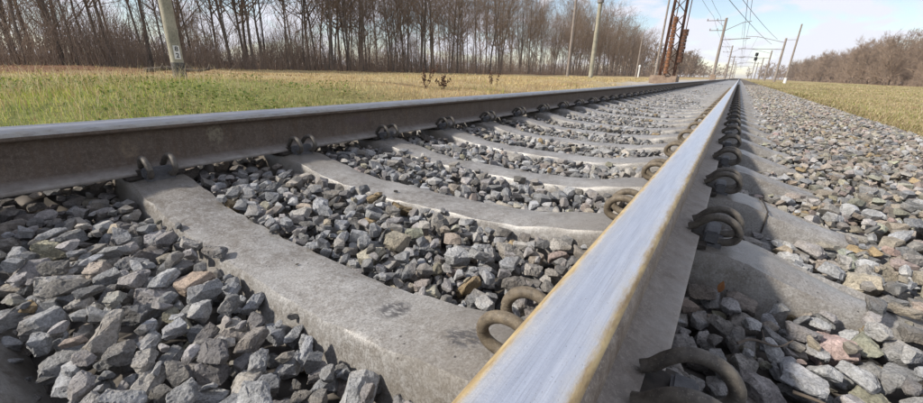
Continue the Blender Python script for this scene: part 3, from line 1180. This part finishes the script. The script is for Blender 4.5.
pts = []
tries = 0
while len(pts) < 200 and tries < 30000:
    tries += 1
    y = -2 + 192 * rt.random() ** 1.35
    x = -30 - 17 * rt.random() ** 1.3
    if not bearing_ok(x, y):
        continue
    if min([(x - a) ** 2 + (y - b) ** 2 for a, b in pts] or [99]) < 1.3 ** 2 + (y / 70) ** 2:
        continue
    pts.append((x, y))
for n, (x, y) in enumerate(pts):
    k = rt.randrange(6)
    lab = ['thick trunked bare tree in the wood behind the dry field', 'slim bare tree in the wood behind the dry field'][0 if k in (0, 4) else 1]
    place(TALL[k], used, x, y, rt.uniform(.86, 1.12), label=lab, group=G1)
spts = []
for n in range(90):
    while True:
        y = -2 + 120 * rt.random() ** 1.4
        x = -29.3 - 16 * rt.random() ** 1.4
        if bearing_ok(x, y):
            break
    place(SAP[rt.randrange(4)], used, x, y, rt.uniform(.6, 1.15), label='thin leafless sapling among the taller trees at the wood edge', group='saplings along the wood edge')

# brown understorey: nobody could count it
def thicket(name, n, xr, yr, hr, seed, rmin, mat, label, dens_pow=1.0, xpow=1.0, forks=4):
    r = np.random.default_rng(seed)
    x = xr[0] + (xr[1] - xr[0]) * r.uniform(0, 1, n) ** xpow
    az_ = np.radians(yr[0] + (yr[1] - yr[0]) * r.uniform(0, 1, n) ** dens_pow)
    y = x / np.tan(az_)
    h = r.uniform(hr[0], hr[1], n) * (.7 + .5 * np.sin(y * .7 + x * .3) * np.sin(y * .23))
    h = np.maximum(h, .4)
    m = 4
    t = np.linspace(0, 1, m)
    P = np.zeros((n, m, 3))
    ld = r.normal(0, .22, (n, 2))
    P[:, :, 0] = x[:, None] + ld[:, :1] * h[:, None] * t ** 1.5
    P[:, :, 1] = y[:, None] + ld[:, 1:] * h[:, None] * t ** 1.5
    P[:, :, 2] = ground_z(x, y)[:, None] - .05 + h[:, None] * t
    sc = np.maximum(1, np.hypot(x, y) / 60)[:, None]
    R = rmin * sc * np.linspace(1.4, .6, m)[None] * np.ones((n, 1))
    Q, RQ = grow(P, R, r, forks, .15, 1, (.25, .5), (20, 65), .1, 3, rmin * .6, .7)
    RQ = RQ * np.repeat(sc, forks, 0)
    V, F = join([tubes(P, R, 3), tubes(Q, RQ, 3)])
    put(name, mesh_np(name, V, F, smooth=True, mats=[mat]), label=label, cat='undergrowth', kind='stuff')


thicket('undergrowth', 8400, (-29, -46), (-90, -7), (.8, 3.8), 51, .013, MAT_TWIG_R, 'brown leafless undergrowth along the foot of the wood', 1.0, 1.2, 3)

thicket('wood_interior', 1100, (-45, -62), (-90, -8), (4.5, 9.5), 53, .017, MAT_TWIG, 'tangle of thin stems deep inside the wood', 1.0, 1.0, 5)

# wood on the other side
BUSHY = [make_tree('bushy_tree', tree_parts(200 + k, 11.5, .16, .06, 46, 8, 6, .022, .03, (.24, .42), (30, 75)), MAT_BARK, MAT_TWIG_R, 't') for k in range(4)]
rt = random.Random(8)
pts = []
tries = 0
while len(pts) < 140 and tries < 30000:
    tries += 1
    y = 70 + 330 * rt.random() ** 1.25
    x = 31 + 42 * rt.random() ** 1.6
    if not bearing_ok(x, y - 6) or x / y > .36:
        continue
    if min([(x - a) ** 2 + (y - b) ** 2 for a, b in pts] or [99]) < 2.2 ** 2:
        continue
    pts.append((x, y))
for x, y in pts:
    place(BUSHY[rt.randrange(4)], used, x, y, rt.uniform(.84, 1.06), label='brown bushy leafless tree in the wood beyond the yellow green verge', group='trees of the wood across the line')
thicket('undergrowth', 1500, (29.5, 48), (18, 4), (.8, 3.4), 52, .012, MAT_TWIG_R, 'brown brush along the foot of the bushy wood', 1.0, 1.3, 5)

# far woods closing the view
def far_wood(name, spots, seed, mat, label):
    r = np.random.default_rng(seed)
    vs = []
    protos = [join(list(tree_parts(seed + k, 13, .2, .05, 20, 5, 3, .085, .03, (.24, .42), (30, 75)))) for k in range(3)]
    for x, y, s in spots:
        V, F = protos[r.integers(3)]
        a = r.uniform(0, 6.28)
        Rm = np.array([[math.cos(a), -math.sin(a), 0], [math.sin(a), math.cos(a), 0], [0, 0, 1]])
        vs.append((V @ Rm.T * s + np.array([x, y, float(ground_z(x, y))]), F))
    V, F = join(vs)
    put(name, mesh_np(name, V, F, smooth=True, mats=[mat]), label=label, cat='woodland', kind='stuff')


rt = random.Random(12)
far_wood('distant_wood', [(-30 - 38 * rt.random() ** 1.4, 195 + 190 * rt.random(), rt.uniform(.9, 1.2)) for _ in range(46)], 300, MAT_TWIG, 'far grey wood where the tree line meets the track')
far_wood('distant_wood', [(sx_ * rt.uniform(5, 75), 420 + 130 * rt.random(), rt.uniform(.6, 1.0)) for sx_ in (-1, 1) for _ in range(24)], 320, MAT_TWIG_R, 'hazy pinkish brown wood closing the end of the line')

# ------------------------------------------------------------------ grass
def blades(name, n, az, dr, seed, xmask, fcol, hgt, label, wmin=.004, wfac=.0011, cat='grass'):
    r = np.random.default_rng(seed)
    a = np.radians(r.uniform(az[0], az[1], n))
    d = dr[0] * (dr[1] / dr[0]) ** r.uniform(0, 1, n)
    x = CAMP.x + d * np.sin(a)
    y = d * np.cos(a)
    k = xmask(x, y, r)
    x, y, d = x[k], y[k], d[k]
    n = len(x)
    c = fcol(x, y, r)
    h = hgt(x, y, r)
    z = ground_z(x, y)
    wd = np.maximum(wmin, d * wfac) * r.uniform(.6, 1.3, n)
    th = r.uniform(0, np.pi, n)
    px_, py_ = np.cos(th) * wd / 2, np.sin(th) * wd / 2
    ln = r.normal(0, .34, (n, 2)) * h[:, None]
    V = np.zeros((n, 5, 3))
    V[:, 0] = np.stack([x - px_, y - py_, z - .01], -1)
    V[:, 1] = np.stack([x + px_, y + py_, z - .01], -1)
    V[:, 2] = np.stack([x + px_ * .7 + ln[:, 0] * .35, y + py_ * .7 + ln[:, 1] * .35, z + h * .6], -1)
    V[:, 3] = np.stack([x - px_ * .7 + ln[:, 0] * .35, y - py_ * .7 + ln[:, 1] * .35, z + h * .6], -1)
    V[:, 4] = np.stack([x + ln[:, 0], y + ln[:, 1], z + h], -1)
    b = np.arange(n)[:, None] * 5
    F = np.concatenate([b + np.array([[0, 1, 2]]), b + np.array([[0, 2, 3]]), b + np.array([[3, 2, 4]])])
    put(name, mesh_np(name, V.reshape(-1, 3), F, col=np.repeat(c, 5, 0), mats=[MAT_GRASS]), label=label, cat=cat, kind='stuff')


def pick(r, n, cols, jit=.14):
    cols = np.array(cols)
    return cols[r.integers(0, len(cols), n)] * np.exp(r.normal(0, jit, (n, 1))) * (1 + r.normal(0, .04, (n, 3)))


def clump(x, y, f):
    return .5 + .5 * np.sin(x * f + 1.7 * np.sin(y * f * .6)) * np.sin(y * f * 1.1 + 1.3 * np.sin(x * f * .7 + 1))


def green_prob(x, y):
    xx = x + 1.2 * np.sin(y * .9) + .8 * np.sin(x * 1.9)
    edge = -4.6 - 6.5 * (1 - smooth(1.6, 6.0, y))
    return smooth(0, 2.2, xx - edge)


def left_col(x, y, r):
    n = len(x)
    g = pick(r, n, [(.27, .34, .06), (.35, .40, .075), (.44, .46, .11), (.17, .21, .045), (.48, .44, .15)])
    s = pick(r, n, [(.60, .49, .25), (.52, .40, .20), (.42, .30, .15), (.66, .55, .30), (.36, .25, .125)])
    p = green_prob(x, y) * (.42 + .5 * clump(x, y, 1.4))
    k = r.uniform(size=n) < np.clip(p, .03, .93)
    g = g * (.55 + .75 * clump(x + 5, y, .9)[:, None])
    lit = r.uniform(size=n) < .85 * smooth(-11, -15, x) * (1 - smooth(4, 14, y))
    s = np.where(lit[:, None], pick(r, n, [(.27, .155, .09), (.20, .115, .07), (.33, .2, .12)]), s)
    return np.where(k[:, None], g, s)


def left_h(x, y, r):
    n = len(x)
    h = (.03 + .075 * clump(x, y, 2.1) * clump(x + 2, y, .8)) * r.uniform(.5, 1.3, n)
    tall = r.uniform(size=n) < .05 + .12 * (clump(x, y, .55) > .8)
    h = np.where(tall, h * 2.2, h)
    return np.where(x < -14, h * .75, h)


path = lambda x, y: (np.abs(x + 5.0) < .8) & (y > 20)
blades('grass', 160000, (-90, -2), (3.4, 45), 61, lambda x, y, r: (x < -3.3) & (x > -29.5) & (~path(x, y)) & (r.uniform(size=len(x)) < .35 + .65 * clump(x, y, 1.1)), left_col, left_h,
       'green and straw coloured grass between the rail and the wood')


def right_col(x, y, r):
    n = len(x)
    g = pick(r, n, [(.22, .225, .075), (.26, .26, .09), (.18, .185, .06)])
    s = pick(r, n, [(.45, .38, .22), (.40, .32, .18), (.50, .43, .27), (.33, .26, .15)])
    p = .16 + .6 * clump(x, y, .5) * clump(x + 3, y, .21)
    k = r.uniform(size=n) < p
    c = np.where(k[:, None], g, s)
    brown = r.uniform(size=n) < .6 * (1 - smooth(2.3, 3.0, x))
    return np.where(brown[:, None], pick(r, n, [(.21, .16, .09), (.16, .12, .06), (.15, .14, .055)]), c)


blades('grass', 85000, (1, 24), (5.5, 110), 62, lambda x, y, r: (x > 2.05 + .3 * np.sin(y * 1.3) * r.uniform(0, 1, len(x))) & (x < 31), right_col,
       lambda x, y, r: (.03 + .075 * clump(x, y, 1.3) * clump(x, y + 4, .4)) * r.uniform(.5, 1.4, len(x)), 'yellow green grass of the verge beyond the tan ballast', .005, .0010)

blades('dry_stalks', 9000, (-86, -22), (4.2, 16), 66, lambda x, y, r: (x < -4.0) & (x > -9.5) & (clump(x, y, .8) * clump(x + 1, y, 2.3) > .22),
       lambda x, y, r: pick(r, len(x), [(.60, .50, .28), (.52, .41, .22), (.66, .57, .36), (.34, .24, .13)]),
       lambda x, y, r: r.uniform(.10, .30, len(x)) * (.5 + .6 * clump(x, y, .8)), 'tall dry straw stalks standing in the grass behind the rail', .003, .0006, 'stalks')

# broad leaved ground plants close behind the rail
r = np.random.default_rng(64)
n = 5200
a = np.radians(r.uniform(-88, -45, n))
d = 3.5 * (9.0 / 3.5) ** r.uniform(0, 1, n)
x, y = CAMP.x + d * np.sin(a), d * np.cos(a)
k = (x < -3.4) & (clump(x, y, 1.7) > .5)
x, y = x[k], y[k]
n = len(x)
sz = r.uniform(.022, .055, n)
yaw = r.uniform(0, 6.28, n)
tl = r.uniform(-.2, .9, n)
z = ground_z(x, y) + r.uniform(.01, .085, n)
dx, dy = np.cos(yaw), np.sin(yaw)
L = np.array([(0, 0), (.35, .32), (.75, .30), (1, 0), (.75, -.30), (.35, -.32)])
V = np.zeros((n, 6, 3))
for j, (p_, q_) in enumerate(L):
    V[:, j, 0] = x + sz * (p_ * np.cos(tl) * dx - q_ * dy)
    V[:, j, 1] = y + sz * (p_ * np.cos(tl) * dy + q_ * dx)
    V[:, j, 2] = z + sz * (p_ * np.sin(tl) + abs(q_) * .3)
b = np.arange(n)[:, None] * 6
F = np.concatenate([b + np.array([[0, 1, 2, 3]]), b + np.array([[0, 3, 4, 5]])])
put('ground_plants', mesh_np('ground_plants', V.reshape(-1, 3), F, col=np.repeat(pick(r, n, [(.12, .17, .035), (.16, .20, .045), (.10, .14, .032), (.20, .22, .06)]), 6, 0), mats=[MAT_GRASS]),
    label='low broad green leaves growing in the grass by the rail', cat='plants', kind='stuff')

# dry weeds
def weed(x, y, h, n, seed, label, lean=.35):
    r = np.random.default_rng(seed)
    e = put('dry_weed', None, None, (x, y, float(ground_z(x, y)) - .02), label=label, cat='weed', group='dry weeds by the track')
    m = 6
    t = np.linspace(0, 1, m)
    P = np.zeros((n, m, 3))
    P[:, 0, :2] = 0
    dd = r.normal(0, lean, (n, 2))
    hh = h * r.uniform(.55, 1.05, n)
    bx = r.normal(0, .05, (n, 2))
    P[:, :, 0] = bx[:, :1] + dd[:, :1] * hh[:, None] * t
    P[:, :, 1] = bx[:, 1:] + dd[:, 1:] * hh[:, None] * t
    P[:, :, 2] = hh[:, None] * t
    R = np.full((n, m), .0065) * np.linspace(1.2, .6, m)
    for k in range(n):
        me = mesh_np('stem', *tubes(P[k:k + 1], R[k:k + 1], 4), smooth=True, mats=[MAT_RUSTD])
        s_ = put('stem', me, e)
        q = 26
        tt = r.uniform(.3, 1, q)
        c = np.stack([np.interp(tt, t, P[k, :, i]) for i in range(3)], -1) + r.normal(0, .022, (q, 3))
        Vv = (ICO[1][0][None] * r.uniform(.008, .020, (q, 1, 1)) + c[:, None]).reshape(-1, 3)
        Ff = (ICO[1][1][None] + (np.arange(q) * 12)[:, None, None]).reshape(-1, 3)
        put('seed_heads', mesh_np('seed_heads', Vv, Ff, mats=[MAT_RUSTD]), s_, kind='stuff')


weed(-6.1, 7.35, .62, 4, 1, 'dark dry weed leaning over behind the rail, in front of straw grass', .45)
weed(-5.9, 7.75, .42, 5, 2, 'low dark dry weed right beside the leaning one', .3)
weed(-6.0, 10.3, .50, 3, 3, 'thin upright brown weed standing alone in the straw grass', .12)

# fallen log by the wood
P = spline([(-1.3, 0, .06), (-.5, .16, .16), (.4, -.06, .09), (1.1, .12, .20)], 5)
lg = put('fallen_log', bar_mesh('fallen_log', P, np.linspace(.10, .05, len(P)), MAT_BARK, 9), None, (-19.5, 7.2, -.32), (0, 0, rad(78)), label='dark fallen log lying in brown leaves behind the numbered pole', cat='log')
for px_, an in ((-.8, 50), (.3, 120), (.9, 60)):
    put('branch_stub', bar_mesh('branch_stub', [(px_, 0, .12), (px_ + .25 * math.cos(rad(an)), .1, .12 + .3 * math.sin(rad(an)))], [.045, .025], MAT_BARK, 7), lg)

# ------------------------------------------------------------------ poles on the grass side
def pole_mesh(h, r0, r1, mat, n=20):
    return bar_mesh('shaft', [(0, 0, -.3), (0, 0, h * .33), (0, 0, h * .66), (0, 0, h)], [r0, r0 + (r1 - r0) * .35, r0 + (r1 - r0) * .68, r1], mat, n)


def pole(x, y, h, r0, r1, label, name='concrete_pole', mat=None, cat='pole', group='poles along the line'):
    e = put(name, None, None, (x, y, float(ground_z(x, y))), label=label, cat=cat, group=group)
    put('shaft', pole_mesh(h, r0, r1, mat or MAT_POLE), e)
    return e


p1 = pole(-10, 3.62, 10.5, .122, .078, 'stout pale concrete pole with white number plate and black tarred foot')
put('tar_band', bar_mesh('tar_band', [(0, 0, -.1), (0, 0, .20), (0, 0, .36)], [.127, .126, .124], MAT_TAR, 20), p1)
vd = Vector((CAMP.x + 10, -3.62, 0)).normalized()
pyaw = math.atan2(vd.y, vd.x) + rad(14)
bm = bmesh.new()
rr, seg = .1235, 6
for zz in (.43, .70):
    for k in range(seg + 1):
        an = (-.46 + .92 * k / seg)
        bm.verts.new((rr * math.cos(an), rr * math.sin(an), zz))
bm.verts.ensure_lookup_table()
for k in range(seg):
    bm.faces.new([bm.verts[k], bm.verts[k + 1], bm.verts[seg + 2 + k], bm.verts[seg + 1 + k]])
pl = put('number_plate', bm_mesh('number_plate', bm, MAT_WHITE), p1, None, (0, 0, pyaw))
so = pl.modifiers.new('thick', 'SOLIDIFY')
so.thickness = .004
so.offset = 1


def text_mesh(body, size):
    cu = bpy.data.curves.new('digit', 'FONT')
    cu.body = body
    cu.size = size
    cu.align_x = 'CENTER'
    cu.align_y = 'CENTER'
    cu.extrude = .003
    cu.offset = size * .012
    t = bpy.data.objects.new('digit', cu)
    COL.objects.link(t)
    bpy.context.view_layer.update()
    me = bpy.data.meshes.new_from_object(t.evaluated_get(bpy.context.evaluated_depsgraph_get()))
    bpy.data.objects.remove(t)
    me.materials.clear()
    me.materials.append(MAT_BLACK)
    return me


for body, zz in (('8', .632), ('2', .50)):
    put('digit', text_mesh(body, .13), pl, (rr + .0062, 0, zz), (rad(90), 0, rad(90)))

pole(-14.5, 39.8, 9.5, .15, .10, 'slender whitish pole standing at the edge of the dry field, next to the wood', mat=MAT_MAST)
p3 = pole(-8.2, 27.0, 9.5, .15, .11, 'greenish white concrete pole with a small box and a clamp band')
put('clamp_band', bar_mesh('clamp_band', [(0, 0, 4.55), (0, 0, 4.8)], [.21, .21], MAT_STEEL, 16), p3)
put('cable_box', bm_mesh('cable_box', box_bm(-.26, -.12, -.12, .12, 2.9, 3.4, .02), MAT_STEEL), p3)
pole(-17, 85, 8.2, .16, .11, 'short pale pole in front of the far grey trees', mat=MAT_MAST)
pole(-9, 56.7, 9.6, .16, .10, 'tall pale pole just behind the rusty lattice mast', mat=MAT_MAST)
mk = put('marker_post', None, None, (-15, 77, float(ground_z(-15, 77))), label='small white marker post standing in the dry field', cat='post')
put('shaft', bar_mesh('shaft', [(0, 0, -.2), (0, 0, 1.7)], [.13, .12], MAT_WHITE, 12), mk)
put('cap', bar_mesh('cap', [(0, 0, 1.69), (0, 0, 1.95), (0, 0, 2.1)], [.2, .18, .05], MAT_WHITE, 12), mk)

# ------------------------------------------------------------------ rusty lattice mast with tension weights
TX, TY = -4.0, 29.9
tz = float(ground_z(TX, TY))
lm = put('lattice_mast', None, None, (TX, TY, tz), label='rusty steel lattice mast on a concrete plinth beside the track', cat='mast')
put('plinth', bm_mesh('plinth', box_bm(-.95, .72, -.6, .6, -.4, .62, .05), MAT_PLINTH), lm)
Hm, w0, w1 = 11.5, .44, .24


def corner(z, sx, sy):
    t = z / Hm
    ww = w0 + (w1 - w0) * t
    return (sx * ww, sy * ww * .8, z)


def angle_bar(a, b, s):
    return bar_mesh('brace', [a, b], s, MAT_RUSTD, 4)


for sx in (-1, 1):
    for sy in (-1, 1):
        me = bar_mesh('leg', [corner(.4, sx, sy), corner(Hm, sx, sy)], .048, MAT_RUSTD, 4)
        put('leg', me, lm)
zs = np.linspace(.5, Hm, 15)
for k in range(len(zs) - 1):
    a, b = zs[k], zs[k + 1]
    for (s1, s2) in (((-1, -1), (1, -1)), ((1, 1), (-1, 1)), ((-1, -1), (-1, 1)), ((1, 1), (1, -1))):
        f_, g_ = (s1, s2) if k % 2 else (s2, s1)
        put('brace', angle_bar(corner(a, *f_), corner(b, *g_), .026), lm)
WD = bar_mesh('weight', [(0, 0, 0), (0, 0, .172)], [.145, .145], MAT_RUST, 14)
WD2 = bar_mesh('weight', [(0, 0, 0), (0, 0, .172)], [.17, .17], MAT_RUSTD, 14)
for nm, cx_, cy_, z0, nW, me, lab in (('tension_weight', -.02, -.68, .75, 17, WD, 'tall stack of round rusty tension weights hanging on the lattice mast'),
                                      ('tension_weight', .62, -.25, 1.45, 10, WD2, 'shorter darker stack of tension weights on the track side of the lattice mast')):
    e = put(nm, None, None, (TX + cx_, TY + cy_, tz), label=lab, cat='weights')
    put('rod', bar_mesh('rod', [(0, 0, z0 - .15), (0, 0, 8.2)], .03, MAT_RUSTD, 6), e)
    for k in range(nW):
        put('weight', me, e, (random.uniform(-.02, .02), random.uniform(-.02, .02), z0 + k * .2), (0, 0, random.uniform(0, 6)), (random.uniform(.92, 1.06),) * 2 + (1,))

# ------------------------------------------------------------------ overhead line
def insulator_mesh(n=5):
    pts, rs_ = [], []
    for k in range(n):
        pts += [(0, 0, k * .1), (0, 0, k * .1 + .05)]
        rs_ += [.035, .09]
    return bar_mesh('insulator_string', pts, rs_, MAT_GLASSY, 8)


INS = insulator_mesh()


def cat_mast(x, y, side, label, H=10.4, telegraph=True):
    """side +1: cantilever reaches towards +x"""
    z0 = float(ground_z(x, y))
    e = put('overhead_line_mast', None, None, (x, y, z0), label=label, cat='mast', group='masts of the overhead line')
    put('shaft', pole_mesh(H, .27, .19, MAT_MAST, 14), e)
    reach = abs(CENX - x) + .9
    put('cantilever', bar_mesh('cantilever', [(0, 0, 6.9), (side * reach, 0, 7.1)], .07, MAT_STEEL, 6), e)
    put('tie_rod', bar_mesh('tie_rod', [(0, 0, 8.3), (side * reach * .62, 0, 9.6), (side * reach * .9, 0, 9.75)], .055, MAT_STEEL, 6), e)
    put('stay', bar_mesh('stay', [(side * reach * .62, 0, 9.6), (side * reach * .7, 0, 7.06)], .025, MAT_STEEL, 6), e)
    put('steady_arm', bar_mesh('steady_arm', [(side * reach * .95, 0, 7.1), (side * (reach - .9), 0, 6.6)], .025, MAT_STEEL, 6), e)
    put('insulator_string', INS, e, (side * .9, 0, 6.93), (0, rad(90) * side, 0))
    if telegraph:
        for zz, ln in ((10.0, 2.9), (8.4, 2.2)):
            arm = put('cross_arm', bar_mesh('cross_arm', [(.2 * side, 0, zz), (-side * ln, 0, zz + .05)], .065, MAT_STEEL, 6), e)
            for t in (.45, .95):
                put('insulator_string', INS, arm, (-side * ln * t, 0, zz + .03), None, (1, 1, .7))
        put('brace', bar_mesh('brace', [(0, 0, 8.9), (-side * 1.3, 0, 10.0)], .03, MAT_STEEL, 6), e)
    return e


m1 = cat_mast(-4.0, 85.5, 1, 'tall brown overhead line mast with double cross arms, first past the lattice mast')
put('foot_block', bm_mesh('foot_block', box_bm(-.45, .45, -.45, .45, -.3, 1.1, .05), MAT_PLINTH), m1)
for y in (157, 229, 301, 373):
    cat_mast(-4.0, y, 1, 'overhead line mast with cross arms farther down the line, among others alike')
cat_mast(6.6, 115, -1, 'overhead line mast with a long arm reaching across from the verge side', 9.2, False)
rp_ = pole(6.6, 88.6, 9.4, .17, .11, 'plain leaning looking pole with white painted foot on the verge', 'line_pole', MAT_MAST, 'pole', 'poles on the verge')
put('white_foot', bar_mesh('white_foot', [(0, 0, -.1), (0, 0, .9)], [.23, .22], MAT_WHITE, 14), rp_)
put('bracket', bar_mesh('bracket', [(0, 0, 7.0), (-1.4, 0, 7.0)], .035, MAT_STEEL, 6), rp_)
for y in (162, 215, 275):
    cat_mast(6.6, y, -1, 'distant overhead line mast on the verge side, among others alike', 9.2, False)

sg = put('signal_mast', None, None, (3.0, 159, float(ground_z(3.0, 159))), label='railway signal mast with dark lamp heads at the end of the track', cat='signal')
put('shaft', bar_mesh('shaft', [(0, 0, -.3), (0, 0, 8.4)], .12, MAT_MAST, 10), sg)
for zz in (7.9, 6.6):
    hd = put('signal_head', bm_mesh('signal_head', box_bm(-.10 - .42, .42 - .10, -.36, -.14, zz - .55, zz + .5, .08), MAT_BLACK), sg)
    put('lamp_hood', bar_mesh('lamp_hood', [(-.1, -.3, zz + .2), (-.1, -.75, zz + .2)], .16, MAT_BLACK, 10), hd)
    put('lamp_hood', bar_mesh('lamp_hood', [(-.1, -.3, zz - .25), (-.1, -.75, zz - .25)], .16, MAT_BLACK, 10), hd)


def wire(name, a, b, sag, r_, label, n=14):
    t = np.linspace(0, 1, n)[:, None]
    P = np.array(a) * (1 - t) + np.array(b) * t
    P[:, 2] -= sag * 4 * (t * (1 - t))[:, 0]
    put(name, bar_mesh(name, P, r_, MAT_WIRE, 5), None, label=label, cat='wire', group='overhead wires')


sup = [12, 85.5, 157, 229, 301, 373]
for a, b in zip(sup[:-1], sup[1:]):
    wire('contact_wire', (CENX, a, 6.5), (CENX, b, 6.5), .05, .022, 'contact wire running straight above the middle of the track')
    wire('catenary_wire', (CENX + .2, a, 9.55), (CENX + .2, b, 9.55), 1.7, .024, 'sagging catenary wire above the contact wire')
    wire('line_wire', (-6.0, a, 10.3), (-6.0, b, 10.3), .9, .02, 'line wire on the outer cross arms of the masts')
    wire('line_wire', (-5.0, a, 10.3), (-5.0, b, 10.3), .9, .02, 'line wire on the inner cross arms of the masts')
for k, (z1, z2) in enumerate(((7.4, 7.6), (8.3, 8.6))):
    wire('anchor_wire', (TX + .3, TY, z1 + tz), (4.3 + .8 * k, 115, z2), .35, .026, 'anchor wire slanting across the track from the lattice mast, ' + ('lower' if k == 0 else 'upper') + ' of the pair')

# ------------------------------------------------------------------ haze
hz = bpy.data.materials.new('haze_air')
hz.use_nodes = True
ht = hz.node_tree
ht.nodes.clear()
ho = ht.nodes.new('ShaderNodeOutputMaterial')
hv = ht.nodes.new('ShaderNodeVolumePrincipled')
hv.inputs['Color'].default_value = (.93, .93, .96, 1)
hv.inputs['Density'].default_value = .00026
hv.inputs['Anisotropy'].default_value = .2
ht.links.new(hv.outputs[0], ho.inputs['Volume'])
put('haze', bm_mesh('haze', box_bm(-2700, 2700, -500, 5300, -2.5, 24), hz), label='thin pale haze over the fields', cat='haze', kind='stuff')
